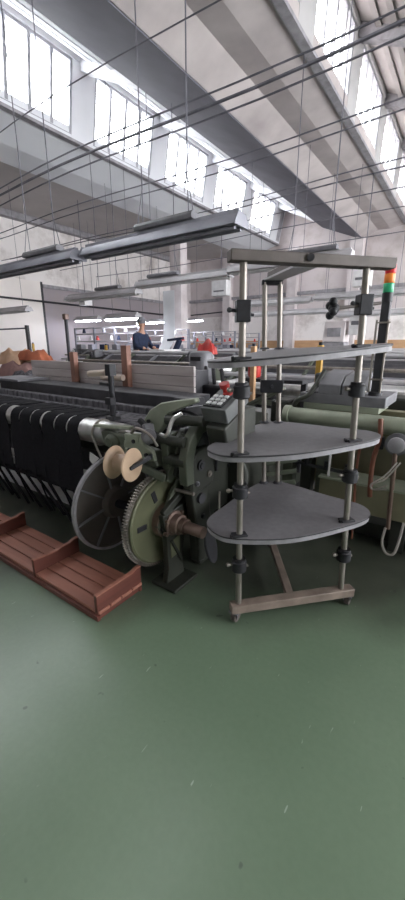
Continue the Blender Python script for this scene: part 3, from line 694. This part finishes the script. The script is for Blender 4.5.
MB().span((-.85, 2.8, .27), (.9, 3.05, .49)).build('lower_box', 'beigegreen', rm, bevel=.006)
MB().span((-.86, 2.79, .49), (.9, 3.06, .505)).build('lower_box_edge', 'palegreen', rm)
for x, mname in ((-1.15, 'greenpaint'), (-.99, 'darkgreen'), (-.86, 'greenpaint')):
    MB().span((x-.045, 2.86, 0), (x+.045, 2.96, .86)).build('upright', mname, rm, bevel=.006)
MB().span((-.80, 2.82, 0), (-.788, 2.84, .7)).build('pale_strip', 'white', rm)
MB().span((-1.1, 3.0, 0), (1.4, 3.2, .12)).build('base_beam', 'darkgreen', rm)
for x in (-.26, .8): MB().span((x-.05, 2.85, 0), (x+.05, 2.97, .3)).build('leg', 'darkgreen', rm)
for i in range(3): MB().cyl((-.98+.16*i, 2.84, .57), (-.98+.16*i, 2.84, .62), .018, seg=8).build('bolt', 'black', rm)
MB().bar((-1.1, 2.85, .565), (-.6, 2.85, .545), .02, .02).build('slide_rod', 'darkgrey', rm)
MB().tube(smooth_path([(-.47, 2.83, 1.0), (-.455, 2.80, .86), (-.48, 2.80, .7), (-.475, 2.79, .5), (-.47, 2.80, .42)]), .017, 10).build('rust_pipe', 'hose', rm)
MB().tube(smooth_path([(-.58, 2.83, .86), (-.585, 2.8, .6), (-.57, 2.79, .3), (-.56, 2.8, .04)]), .009, 8).build('thin_rust_pipe', 'hose', rm)
MB().lathe((-.34, 2.78, .84), (0, -1, 0), [(.03, 0), (.055, .005), (.055, .03), (.04, .04)], 24).build('hand_knob', 'trim', rm)
MB().lathe((-.34, 2.82, .84), (0, -1, 0), [(.07, 0), (.078, .005), (.078, .03), (.05, .035)], 24).build('knob_plate', 'grey', rm)
MB().cyl((-.345, 2.8, .8), (-.32, 2.8, .2), .016, seg=10).build('knob_rod', 'rust', rm)
MB().box((-.45, 2.82, .83), (.05, .05, .09)).build('valve', 'black', rm, bevel=.006)
for q in (0, 1):
    MB().tube(smooth_path([(-.32+.02*q, 2.77, .72), (-.38, 2.74, .62-.03*q), (-.46, 2.73, .54), (-.44, 2.74, .5), (-.36, 2.74, .52+.03*q)]), .006, 6).build('pale_cable', 'cord', rm)
MB().tube(smooth_path([(-.33, 2.74, .23), (-.335, 2.72, .12), (-.30, 2.71, .05), (-.25, 2.71, .06), (-.23, 2.72, .16), (-.22, 2.74, .3)]), .009, 8).build('hose_loop', 'cord', rm)
MB().tube(smooth_path([(-1.2, 3.0, .9), (-1.15, 2.95, 1.05), (-1.05, 2.98, 1.12), (-.98, 3.1, 1.3)]), .02, 10).build('curved_arm', 'darkgreen', rm)
MB().box((-1.3, 3.1, .95), (.16, .3, .2)).build('drive_box', 'darkgreen', rm, bevel=.02)
MB().cyl((-1.24, 2.92, .92), (-1.12, 2.92, .92), .05).build('shaft_end', 'darkgrey', rm)
MB().box((-.95, 3.7, .8), (.5, .4, .9)).box((-.2, 3.8, .7), (.8, .3, .7)).build('rear_housing', 'darkgreen', rm, bevel=.02)
# stack light on its dark post
tl = thing('signal_light', (-.52, 3.2, 1.125), 'signal tower with red, amber and green lamps on a dark post', 'signal light')
bs = Vector((-.582, 3.12, 0))
MB().cyl(at(bs, 1.125), at(bs, 1.155), .05, seg=22).build('base', 'darkgrey', tl)
MB().box(at(bs, 1.48), (.058, .058, .65)).build('post', 'darkgrey', tl, bevel=.004)
for dx_ in (-.045, .035): MB().cyl(at(bs+Vector((dx_, -.03, 0)), 1.15), at(bs+Vector((dx_, -.03, 0)), 1.68), .008, seg=8).build('side_rod', 'steel', tl)
for z in (1.25, 1.45, 1.66): MB().box(at(bs+Vector((0, -.03, 0)), z), (.1, .02, .012)).build('tie_plate', 'steel', tl)
MB().cyl(at(bs, 1.80), at(bs, 1.865), .036, seg=22).build('lamp_socket', 'black', tl)
for z, c_, nm in ((1.865, 'greenlens', 'green_lamp'), (1.928, 'amberlens', 'amber_lamp'), (1.991, 'redlens', 'red_lamp')):
    MB().lathe(at(bs, z), (0, 0, 1), [(.034, 0), (.036, .003), (.036, .058), (.034, .062)], 22).build(nm, c_, tl)
MB().cyl(at(bs, 2.053), at(bs, 2.065), .037, .03, seg=22).build('lamp_cap', 'white', tl)

# ------------------------------------------------------------------ light troughs
def ceil_z(x):
    pts = [(-13.9, 5.94), (-9.9, 5.7), (-9.1, 5.74), (-8.27, 5.95), (-8.15, 6.0), (-8.14, 7.3), (-7.85, 7.42), (-5.9, 6.42), (-5.89, 6.23), (-4.42, 5.64), (-3.9, 5.91), (-3.46, 5.89), (-2.95, 5.98), (-2.83, 6.0), (-2.76, 7.44), (-.57, 6.42), (.74, 5.7)]
    for (a, b), (c, d) in zip(pts, pts[1:]):
        if a <= x <= c: return b+(d-b)*(x-a)/(c-a)+.03
    return 5.7
def trough(x0, x1, y, z, label, m='trough', lit=False, wire_top=5.6, ballast=None, w=.26, grp='fluorescent troughs hung over the looms'):
    t = thing('light_trough', ((x0+x1)/2, y, z), label, 'light fixture', grp)
    h = .42*w
    P = [(y-w/2, z), (y+w/2, z), (y+w/2, z+.02), (y+w*.28, z+h), (y-w*.28, z+h), (y-w/2, z+.02)]
    hs = MB().px(P, x0, x1).build('reflector', m, t, bevel=.004)
    MB().span((x0+.02, y-w*.12, z+h), (x1-.02, y+w*.12, z+h+.05)).build('spine', m, t, bevel=.004)
    for xe in (x0, x1):
        MB().px([(y-w*.54, z-.008), (y+w*.54, z-.008), (y+w*.54, z+.022), (y+w*.3, z+h+.012), (y-w*.3, z+h+.012), (y-w*.54, z+.022)], xe-.012, xe+.012).build('end_cap', m, t)
    for s in (-.22, .22):
        if lit: MB().cyl((x0+.04, y+s*w, z-.02), (x1-.04, y+s*w, z-.02), .022, seg=10).build('tube', 'tube_on', t)
        else: MB().cyl((x0+.04, y+s*w, z-.018), (x1-.04, y+s*w, z-.018), .019, seg=10).build('tube', 'white' if m == 'troughlit' else 'trough', t)
    if ballast:
        for bx_ in ballast:
            b = MB().px([(y-.07, z+h+.055), (y+.07, z+h+.055), (y+.075, z+h+.10), (y+.05, z+h+.135), (y-.05, z+h+.135), (y-.075, z+h+.10)], bx_-.45, bx_+.45).build('ballast_box', 'grey', t, bevel=.006)
            for s in (-.4, .4):
                for q in (-.05, .05): MB().cyl((bx_+s, y+q, z+h+.1), (bx_+s*.86, y, z+h+.52), .006, seg=6).build('sling', 'wire', b)
                MB().cyl((bx_+s*.86, y, z+h+.5), (bx_+s*.86, y, ceil_z(bx_+s*.86)), .008, seg=6).build('suspension_wire', 'wire', b)
    if not ballast:
        for xe in (x0+.3, x1-.3): MB().cyl((xe, y, z+h+.04), (xe, y, ceil_z(xe)), .006, seg=6).build('suspension_wire', 'wire', t)
    return t
trough(-4.72, -2.2, 3.78, 2.70, 'large grey light trough hanging nearest, its open end above the rack', ballast=(-3.25,))
trough(-7.4, -4.76, 3.66, 2.66, 'second grey light trough continuing the nearest one to the left edge', ballast=(-5.6,))
trough(-9.7, -6.9, 7.0, 2.72, 'grey light trough farther back behind the nearest trough, left piece', 'troughlit', ballast=(-8.0,))
trough(-6.9, -4.3, 7.0, 2.85, 'grey light trough farther back passing behind the two joined troughs', 'troughlit', ballast=(-6.1,))
trough(-4.25, -1.9, 6.9, 2.88, 'grey light trough passing just behind the top bar of the rack', 'troughlit', ballast=(-2.6,))
trough(-5.6, -3.52, 9.6, 2.55, 'pale light trough behind the left rack posts, upper one', 'troughlit', w=.2)
trough(-3.45, -1.3, 9.6, 2.58, 'pale light trough behind the right rack post, upper one', 'troughlit', w=.2)
trough(-6.2, -3.5, 11.4, 2.42, 'pale light trough behind the left rack posts, lower and farther one', 'troughlit', w=.2)
trough(-3.4, -1.6, 11.4, 2.3, 'pale light trough behind the clover knob of the rack', 'troughlit', w=.2)
trough(-13.3, -11.9, 9.9, 2.44, 'lit fluorescent lamp at far left above the distant looms', 'troughlit', lit=True)
trough(-9.3, -7.95, 8.0, 2.25, 'brightest lit fluorescent lamp beside the worker in navy', 'troughlit', lit=True)
trough(-10.1, -8.7, 10.1, 2.27, 'thin lit fluorescent lamp behind the worker in navy', 'troughlit', lit=True, w=.12)
trough(-10.6, -9.4, 13.2, 2.5, 'short lit fluorescent lamp left of the hanging white strip', 'troughlit', lit=True, w=.12)
trough(-13.6, -11.1, 6.6, 2.5, 'pale light trough ending against the cream wall panel at left', 'troughlit', w=.24)

# ------------------------------------------------------------------ overhead tie cables
cl_lab = 'thin dark overhead cable strung across the hall below the roof beams'
for (y, z, r, sag, dz) in ((4.55, 4.48, .02, .12, .0), (4.75, 4.4, .013, .05, .1), (6.3, 4.5, .012, .06, 0), (7.4, 4.35, .011, .05, .05), (7.7, 4.4, .013, .1, -.05), (8.6, 4.35, .011, .04, .0), (9.8, 4.4, .011, .05, .1), (11.6, 4.35, .012, .04, 0), (3.3, 4.35, .007, .1, 0), (4.2, 4.3, .011, .05, 0), (5.6, 4.3, .011, .05, 0)):
    pts = [(-13.92+20.94*i/24, y+.08*math.sin(i*.7+y), z+dz*(i/24-.5)-sag*4*(i/24)*(1-i/24)) for i in range(25)]
    MB().tube(pts, r, 6).build('overhead_cable', 'wire', label=cl_lab, cat='cable', group='overhead tie cables')

# ------------------------------------------------------------------ looms in the rows behind
def bg_loom(loc, label, ln=3.0, tall=False):
    x, y, _ = loc
    t = thing('background_loom', loc, label, 'loom', 'looms standing in rows behind')
    h = ln/2
    for s in (-1, 1):
        xs = x+s*h
        MB().px([(y-.75, 0), (y-.6, 0), (y-.5, .5), (y+.5, .5), (y+.6, 0), (y+.75, 0), (y+.75, .85), (y+.3, 1.25), (y-.05, 1.3), (y-.3, .98), (y-.75, .9)], xs-.05, xs+.05).build('side_frame', 'greenpaint', t, bevel=.01)
        b = MB().box((xs-s*.16, y+.1, 1.32), (.16, .3, .16)).build('drive_head', 'grey', t, bevel=.02)
        MB().lathe((xs-s*.16, y-.07, 1.32), (0, -1, 0), [(.03, 0), (.05, .005), (.05, .03), (.03, .035)], 14).build('dial', 'white', b)
        MB().lathe((xs+s*.07, y-.2, .45), (s, 0, 0), [(.2, 0), (.22, .004), (.22, .03), (.06, .035), (.06, .07)], 24).build('gear_wheel', 'geargreen', t)
    MB().cyl((x-h, y-.72, .92), (x+h, y-.72, .92), .075, seg=20).build('breast_roll', 'brightsteel', t)
    MB().cyl((x-h+.1, y-.62, .5), (x+h-.1, y-.62, .5), .14, seg=20).build('cloth_roll', 'white', t)
    MB().sheet([[(x-h+.15, y-.66, .99), (x, y-.66, .99), (x+h-.15, y-.66, .99)], [(x-h+.15, y-.15, 1.02), (x, y-.15, 1.02), (x+h-.15, y-.15, 1.02)]], .006).build('cloth_web', 'white', t)
    MB().span((x-h, y-.2, .95), (x+h, y-.05, 1.1)).build('reed_beam', 'trough', t, bevel=.01)
    for q in range(3): MB().span((x-h+.12, y+.05+.07*q, .8), (x+h-.12, y+.07+.07*q, 1.22+.04*q)).build('heddle_frame', 'grey', t)
    MB().cyl((x-h, y+.38, 1.28), (x+h, y+.38, 1.28), .06, seg=16).build('top_tube', 'troughlit', t)
    MB().cyl((x-h, y+.62, .88), (x+h, y+.62, .88), .06, seg=16).build('back_roll', 'palegreen', t)
    MB().cyl((x-h+.1, y+.6, .45), (x+h-.1, y+.6, .45), .26, seg=24).build('warp_beam', 'lint', t)
    MB().span((x-h, y-.05, .2), (x+h, y+.1, .35)).build('lower_beam', 'darkgreen', t)
    for (dy, z_, r_, m_) in ((-.45, 1.08, .03, 'troughlit'), (-.3, 1.2, .025, 'steel'), (.2, 1.36, .035, 'troughlit'), (.55, 1.18, .045, 'white'), (-.6, .72, .04, 'palegreen'), (.7, 1.02, .035, 'steel')):
        MB().cyl((x-h, y+dy, z_), (x+h, y+dy, z_), r_, seg=12).build('cross_rod', m_, t)
    for q in range(4):
        px_ = x-h+.5+q*(ln-1.)/3
        MB().bar((px_, y-.4, 1.0), (px_, y+.3, 1.38), .03, .05).build('guide_arm', ('grey', 'greenpaint')[q % 2], t)
    if tall:
        for s_ in (-1, -.35, .3, 1):
            MB().span((x+s_*h-.035, y+.15, 1.1), (x+s_*h+.035, y+.22, 2.05)).build('mast', 'trough', t)
        for z_ in (1.62, 1.85, 2.03): MB().span((x-h, y+.16, z_-.02), (x+h, y+.21, z_+.02)).build('mast_rail', 'troughlit', t)
        for q in range(9):
            px_ = x-h+.2+q*(ln-.4)/8; pz_ = (1.66, 1.89, 1.66)[q % 3]
            MB().cyl((px_, y+.13, pz_), (px_, y+.13, pz_+.13), .06, .03, seg=12).build('yarn_cone', ('white', 'navy', 'white', 'red', 'trough')[q % 5], t)
        for q in range(5):
            px_ = x-h+.35+q*(ln-.7)/4
            MB().box((px_, y+.1, 1.45), (.22, .2, .16)).build('feeder', ('grey', 'trough', 'navy')[q % 3], t, bevel=.01)
    return t
cols = ((-1.6, 'right-hand'), (-5.4, 'middle'), (-9.6, 'left-hand'))
rows = ((5.4, 'nearest'), (8.0, 'second'), (10.6, 'third'), (13.2, 'fourth'), (15.8, 'farthest'))
proto = None; tproto = None
for ri, (y, rn) in enumerate(rows):
    for ci, (x, cn) in enumerate(cols):
        if ri == 0 and ci == 2: continue
        lab = 'green-framed loom in the %s row behind, %s column of looms' % (rn, cn)
        jx = (.0, .25, -.2, .15, -.1)[ri]
        if ci == 2:
            if tproto is None: tproto = bg_loom((x, y, 0), lab, tall=True); tp0 = (x, y)
            else: dup(tproto, (x+jx-tp0[0], y-tp0[1], 0), lab)
            continue
        if proto is None: proto = bg_loom((x, y, 0), lab); p0 = (x, y)
        else:
            sw = {'white_enamel': 'lint'} if (ri, ci) in ((0, 1), (2, 0), (3, 1)) else ({'machine_green': 'grey'} if ri == 1 else None)
            dup(proto, (x+jx-p0[0], y-p0[1], 0), lab, swap=sw)

# posts, columns and hanging things of the background
for (x, y, h, m, lab) in ((-1.27, 3.82, 1.5, 'yellow', 'yellow post behind the rack, under the hanging lights'), (-2.02, 3.82, 1.49, 'orange', 'orange post behind the left rear rack posts'),
                          (-7.4, 6.3, 1.5, 'yellow', 'yellow post in front of the worker in navy'), (-10.6, 6.3, 1.55, 'yellow', 'yellow post beside the cream wall panel at left')):
    t = thing('guard_post', (x, y, 0), lab, 'post')
    MB().span((x-.028, y-.028, 0), (x+.028, y+.028, h)).build('shaft', m, t, bevel=.006)
    MB().span((x-.12, y-.12, 0), (x+.12, y+.12, .02)).build('base_plate', 'darkgrey', t)
    MB().cyl((x, y, h), (x, y, h+.03), .022, seg=12).build('cap', 'black', t)
# long dark post at left
t = thing('dark_post', (-9.9, 7.0, 0), 'tall dark leaning pole standing left of the lit lamps', 'pole')
MB().cyl((-9.9, 7.0, 0), (-9.9, 7.0, 2.3), .05, seg=12).build('shaft', 'darkgrey', t)
MB().box((-9.9, 7.0, 2.3), (.14, .14, .16)).build('head', 'rust', t, bevel=.02)
t = thing('rail_stand', (-9.6, 5.6, 0), 'dark upright stand with a thin rail in front of the cream panel', 'stand')
MB().span((-9.66, 5.57, 0), (-9.56, 5.63, 2.0)).build('upright', 'darkgrey', t)
MB().cyl((-12.6, 5.6, 1.93), (-9.6, 5.6, 1.93), .02, seg=8).build('rail', 'wire', t)
MB().span((-12.65, 5.57, 0), (-12.57, 5.63, 2.0)).build('upright', 'darkgrey', t)
# white pillar and hanging paper strip
struct(MB().span((-10.02, 11.9, 0), (-9.5, 12.3, 5.75)), 'trim_%d' % tn, 'pillar'); tn += 1
st = MB().sheet([[(x, 8.6+dy, z) for x in (-7.52, -7.3, -7.1)] for z, dy in ((2.98, 0), (2.5, .0), (2.0, .0), (1.75, -.03), (1.55, -.12), (1.4, -.25), (1.3, -.42))], .006)
st.build('hanging_strip', 'banner', label='white paper strip hanging and curving at its foot, left of the pillar', cat='paper strip')
for (x, y, z, w_, h, lab) in ((-7.75, 12.0, 3.2, .62, .5, 'white box hanging left of the rack top, near the pillar'), (-3.1, 12.6, 3.2, .5, .7, 'white box hanging behind the right end of the rack top'),
                              (-2.95, 12.0, 1.8, .42, 1.1, 'tall white cabinet panel behind the right rack post'), (-10.6, 8.3, 2.75, .3, .35, 'small white box hanging above the brightest lamp')):
    t = thing('white_box', (x, y, z), lab, 'box')
    MB().box((x, y, z+h/2), (w_, .3, h)).build('body', 'white', t, bevel=.01)
    MB().box((x, y-.155, z+h*.3), (w_*.7, .01, h*.1)).build('vent', 'grey', t)
    MB().cyl((x, y, z+h), (x, y, ceil_z(x)), .012, seg=6).build('hanger', 'wire', t)
t = thing('machine_hood', (-3.55, 12.0, 0), 'grey machine hood standing behind the clover knob of the rack', 'machine')
MB().span((-3.9, 11.8, 0), (-3.22, 12.3, 1.6)).build('cabinet', 'trim', t, bevel=.03)
MB().px([(11.75, 1.6), (12.35, 1.6), (12.25, 2.2), (11.85, 2.2)], -3.88, -3.24).build('hood', 'pillar', t, bevel=.02)
MB().span((-3.75, 11.74, 1.75), (-3.35, 11.8, 2.0)).build('window', 'trim', t)

# cloth heap at the left edge, on a trolley
t = thing('fabric_trolley', (-7.8, 4.3, 0), 'dark trolley carrying a heap of cloth at the left edge', 'trolley')
MB().span((-8.6, 3.95, .78), (-7.1, 4.65, .84)).build('tray', 'darkgrey', t)
for x in (-8.5, -7.2):
    for y in (4.05, 4.55): MB().span((x-.03, y-.03, 0), (x+.03, y+.03, .78)).build('leg', 'darkgrey', t)
MB().span((-8.32, 3.95, .84), (-8.28, 3.98, 1.6)).build('upright', 'brownpost', t)
def heap(x, y, z, sx, sy, sz, m, nm, lab):
    b = MB(); rows = []
    for i in range(13):
        r = []
        for j in range(13):
            u = i/6-1; v = j/6-1; d = max(abs(u), abs(v)); f = max(0, 1-d**3.2)**.8
            zz = z+sz*f*(.8+.12*math.sin(u*4+v*3+x)+.07*math.sin(v*9+u*7))
            r.append((x+sx*u*(1+.08*math.sin(v*7)), y+sy*v*(1+.08*math.sin(u*6)), max(z, zz)))
        rows.append(r)
    b.sheet(rows, .008); return b.build(nm, m, label=lab, cat='fabric')
heap(-7.75, 4.3, .85, .55, .3, .38, 'pinkfab', 'pink_fabric', 'dusty pink cloth heaped on the trolley at the left edge')
heap(-8.2, 4.45, 1.1, .4, .25, .38, 'peach', 'peach_fabric', 'pale peach cloth on top of the heap at the left edge')
heap(-7.55, 4.5, 1.2, .42, .2, .25, 'orangefab', 'orange_fabric', 'orange cloth lying over the heap beside the cream panel')
heap(-7.3, 4.15, .85, .3, .2, .2, 'lint', 'dark_fabric', 'dark grey cloth bundle at the right end of the heap')
# red bag and red can behind the rack
heap(-5.1, 7.35, 1.3, .22, .14, .36, 'red', 'red_bag', 'crumpled red cloth bag on a loom left of the rack post')
MB().lathe((-2.2, 4.2, 1.12), (0, 0, 1), [(.07, 0), (.08, .02), (.08, .12), (.05, .15)], 18).build('red_can', 'red', label='small red can behind the clamp of the left rack post', cat='can')
t = thing('can_shelf', (-1.9, 4.2, 0), 'dark narrow shelf stand under the small red can', 'stand')
MB().span((-2.3, 4.0, 1.08), (-1.5, 4.4, 1.12)).build('top', 'darkgrey', t)
for x in (-2.25, -1.55): MB().span((x-.03, 4.17, 0), (x+.03, 4.23, 1.08)).build('leg', 'darkgrey', t)

# ------------------------------------------------------------------ worker in navy on a step by the looms
st = thing('step_platform', (-6.6, 6.62, 0), 'low grey step the worker in navy stands on', 'step')
MB().span((-7.1, 6.3, .3), (-6.1, 7.0, .36)).build('deck', 'grey', st)
for x in (-7.05, -6.15):
    for y in (6.35, 6.95): MB().span((x-.03, y-.03, 0), (x+.03, y+.03, .3)).build('leg', 'darkgrey', st)
def skin(name, verts, edges_, m, parent, sub=2):
    me = bpy.data.meshes.new(name); off = BASE[parent.name]
    me.from_pydata([Vector(v[0])-off for v in verts], edges_, []); o = bpy.data.objects.new(name, me); COL.objects.link(o); o.parent = parent
    BASE[o.name] = off.copy()
    sm = o.modifiers.new('skin', 'SKIN'); sm.use_smooth_shade = True
    for i, v in enumerate(verts):
        r = v[1]; me.skin_vertices[0].data[i].radius = (r, r) if not isinstance(r, tuple) else r
        me.skin_vertices[0].data[i].use_root = (i == 0)
    ss = o.modifiers.new('sub', 'SUBSURF'); ss.levels = sub; ss.render_levels = sub
    me.materials.append(M[m]); return o
P = Vector((-6.58, 6.62, .36))
pr = thing('person', P, 'grey-haired person in navy workwear standing on a step, facing right', 'person')
q = lambda x, y, z: (P.x+x, P.y+y, P.z+z)
V = [(q(0, 0, .88), .13), (q(.02, 0, 1.1), .14), (q(.05, 0, 1.32), .15), (q(.09, 0, 1.45), .07), (q(.10, 0, 1.52), .055), (q(.12, 0, 1.6), .085), (q(.125, 0, 1.68), .085),
     (q(.05, -.17, 1.36), .06), (q(.14, -.23, 1.12), .05), (q(.36, -.16, 1.06), .04), (q(.05, .17, 1.36), .06), (q(.14, .23, 1.12), .05), (q(.36, .16, 1.08), .04),
     (q(0, -.1, .78), .095), (q(.02, -.1, .45), .07), (q(-.02, -.1, .08), .045), (q(.12, -.11, .035), .035),
     (q(0, .1, .78), .095), (q(.02, .1, .45), .07), (q(-.02, .1, .08), .045), (q(.12, .11, .035), .035)]
E_ = [(0, 1), (1, 2), (2, 3), (3, 4), (4, 5), (5, 6), (2, 7), (7, 8), (8, 9), (2, 10), (10, 11), (11, 12), (0, 13), (13, 14), (14, 15), (15, 16), (0, 17), (17, 18), (18, 19), (19, 20)]
skin('body', V, E_, 'skin', pr)
J = [(q(0, 0, .84), .155), (q(.02, 0, 1.1), .165), (q(.05, 0, 1.32), .17), (q(.085, 0, 1.43), .085), (q(.05, -.19, 1.35), .075), (q(.14, -.245, 1.12), .065), (q(.33, -.165, 1.065), .052),
     (q(.05, .19, 1.35), .075), (q(.14, .245, 1.12), .065), (q(.33, .165, 1.085), .052)]
skin('jacket', J, [(0, 1), (1, 2), (2, 3), (2, 4), (4, 5), (5, 6), (2, 7), (7, 8), (8, 9)], 'navy', pr)
T = [(q(0, 0, .86), .14), (q(0, -.1, .74), .11), (q(.02, -.1, .45), .085), (q(-.02, -.1, .1), .065), (q(0, .1, .74), .11), (q(.02, .1, .45), .085), (q(-.02, .1, .1), .065)]
skin('trousers', T, [(0, 1), (1, 2), (2, 3), (0, 4), (4, 5), (5, 6)], 'trouser', pr)
MB().sph(q(.10, 0, 1.675), .108, (1, .92, 1)).build('hair', 'hair', pr)
MB().sph(q(.222, 0, 1.62), .018, (1.2, .8, 1), 8).build('nose', 'skin', pr)
for s in (-1, 1):
    MB().sph(q(.12, .09*s, 1.62), .028, (.7, .4, 1.2), 8).build('ear', 'skin', pr)
    for f in range(4):
        hx = .40; b = q(.37, .16*s-.028+.019*f, 1.06+(.01 if s > 0 else 0))
        MB().tube(smooth_path([b, (b[0]+.05, b[1], b[2]-.004), (b[0]+.085, b[1], b[2]-.025)], 3), .0085, 6).build('finger', 'skin', pr)
    b = q(.36, .16*s-.035*s, 1.06)
    MB().tube([b, (b[0]+.03, b[1]-.02*s, b[2]-.01), (b[0]+.055, b[1]-.02*s, b[2]-.02)], .01, 6).build('thumb', 'skin', pr)
t = thing('sewing_table', (-6.0, 6.7, 0), 'white-framed bench in front of the worker in navy', 'bench')
MB().span((-6.06, 6.4, 1.36), (-5.6, 7.0, 1.41)).build('top', 'white', t)
for x in (-6.03, -5.64):
    for y in (6.45, 6.95): MB().bar((x, y, 0), (x, y, 1.36), .05, .05).build('leg', 'white', t)
t = thing('slanted_machine', (-5.9, 7.0, 0), 'slanting dark blue machine right of the worker in navy', 'machine')
MB().bar((-6.0, 7.13, 0), (-6.0, 7.13, 1.2), .1, .1).bar((-6.02, 7.13, 1.15), (-5.75, 7.13, 1.62), .12, .08).bar((-6.1, 7.13, 1.62), (-5.65, 7.13, 1.66), .1, .05).build('arm', 'navy', t)

# ------------------------------------------------------------------ light, world, camera
w = bpy.data.worlds.new('overcast'); SC.world = w; w.use_nodes = True
nt = w.node_tree; bg = nt.nodes['Background']
tc = nt.nodes.new('ShaderNodeTexCoord'); sx = nt.nodes.new('ShaderNodeSeparateXYZ'); cr = nt.nodes.new('ShaderNodeValToRGB')
nt.links.new(tc.outputs['Generated'], sx.inputs[0]); nt.links.new(sx.outputs['Z'], cr.inputs['Fac'])
cr.color_ramp.elements[0].color = (.90, .89, .88, 1); cr.color_ramp.elements[1].color = (1, 1, .99, 1)
nt.links.new(cr.outputs['Color'], bg.inputs['Color'])
bg.inputs['Strength'].default_value = 15
for bay in ('left', 'middle'):      # sampling portals in the window openings (they give off no light of their own)
    ld = bpy.data.lights.new('sky_portal', 'AREA'); ld.shape = 'RECTANGLE'; ld.size = 22; ld.size_y = 1.35
    ld.cycles.is_portal = True
    o = bpy.data.objects.new('sky_portal', ld); COL.objects.link(o)
    o.location = (BX[bay]-.05, 6.2, 6.65)
    zax = Vector((-1, 0, .18)).normalized(); xax = Vector((0, 1, 0)); yax = zax.cross(xax)
    o.matrix_world = Matrix.Translation(o.location) @ Matrix((xax, yax, zax)).transposed().to_4x4()

for loc_, zax, xax, sz in (((7.1, 9.05, 3.3), (1, 0, 0), (0, 1, 0), 16.9),):
    ld = bpy.data.lights.new('sky_portal', 'AREA'); ld.shape = 'RECTANGLE'; ld.size = sz; ld.size_y = 4.5; ld.cycles.is_portal = True
    o = bpy.data.objects.new('sky_portal', ld); COL.objects.link(o)
    zax = Vector(zax); xax = Vector(xax); yax = zax.cross(xax)
    o.matrix_world = Matrix.Translation(loc_) @ Matrix((xax, yax, zax)).transposed().to_4x4()

cam = bpy.data.cameras.new('camera'); co_ = bpy.data.objects.new('camera', cam); COL.objects.link(co_); SC.camera = co_
cam.sensor_fit = 'VERTICAL'; cam.sensor_height = 24; cam.lens = 370/900*24; cam.clip_start = .02; cam.clip_end = 200
Pp, Yw = math.radians(15.8), math.radians(35.5)
fw = Vector((-math.sin(Yw)*math.cos(Pp), math.cos(Yw)*math.cos(Pp), -math.sin(Pp))); rt = Vector((math.cos(Yw), math.sin(Yw), 0)); up = rt.cross(fw)
mw = Matrix((rt, up, -fw)).transposed().to_4x4(); mw.translation = (0, 0, 1.5); co_.matrix_world = mw

SC.view_settings.view_transform = 'Standard'; SC.view_settings.look = 'None'
SC.view_settings.gamma = 1; SC.view_settings.use_curve_mapping = False
SC.view_settings.exposure = 0.5
SC.cycles.use_denoising = True
SC.cycles.max_bounces = 10; SC.cycles.diffuse_bounces = 6; SC.cycles.transparent_max_bounces = 12
SC.cycles.sample_clamp_indirect = 8
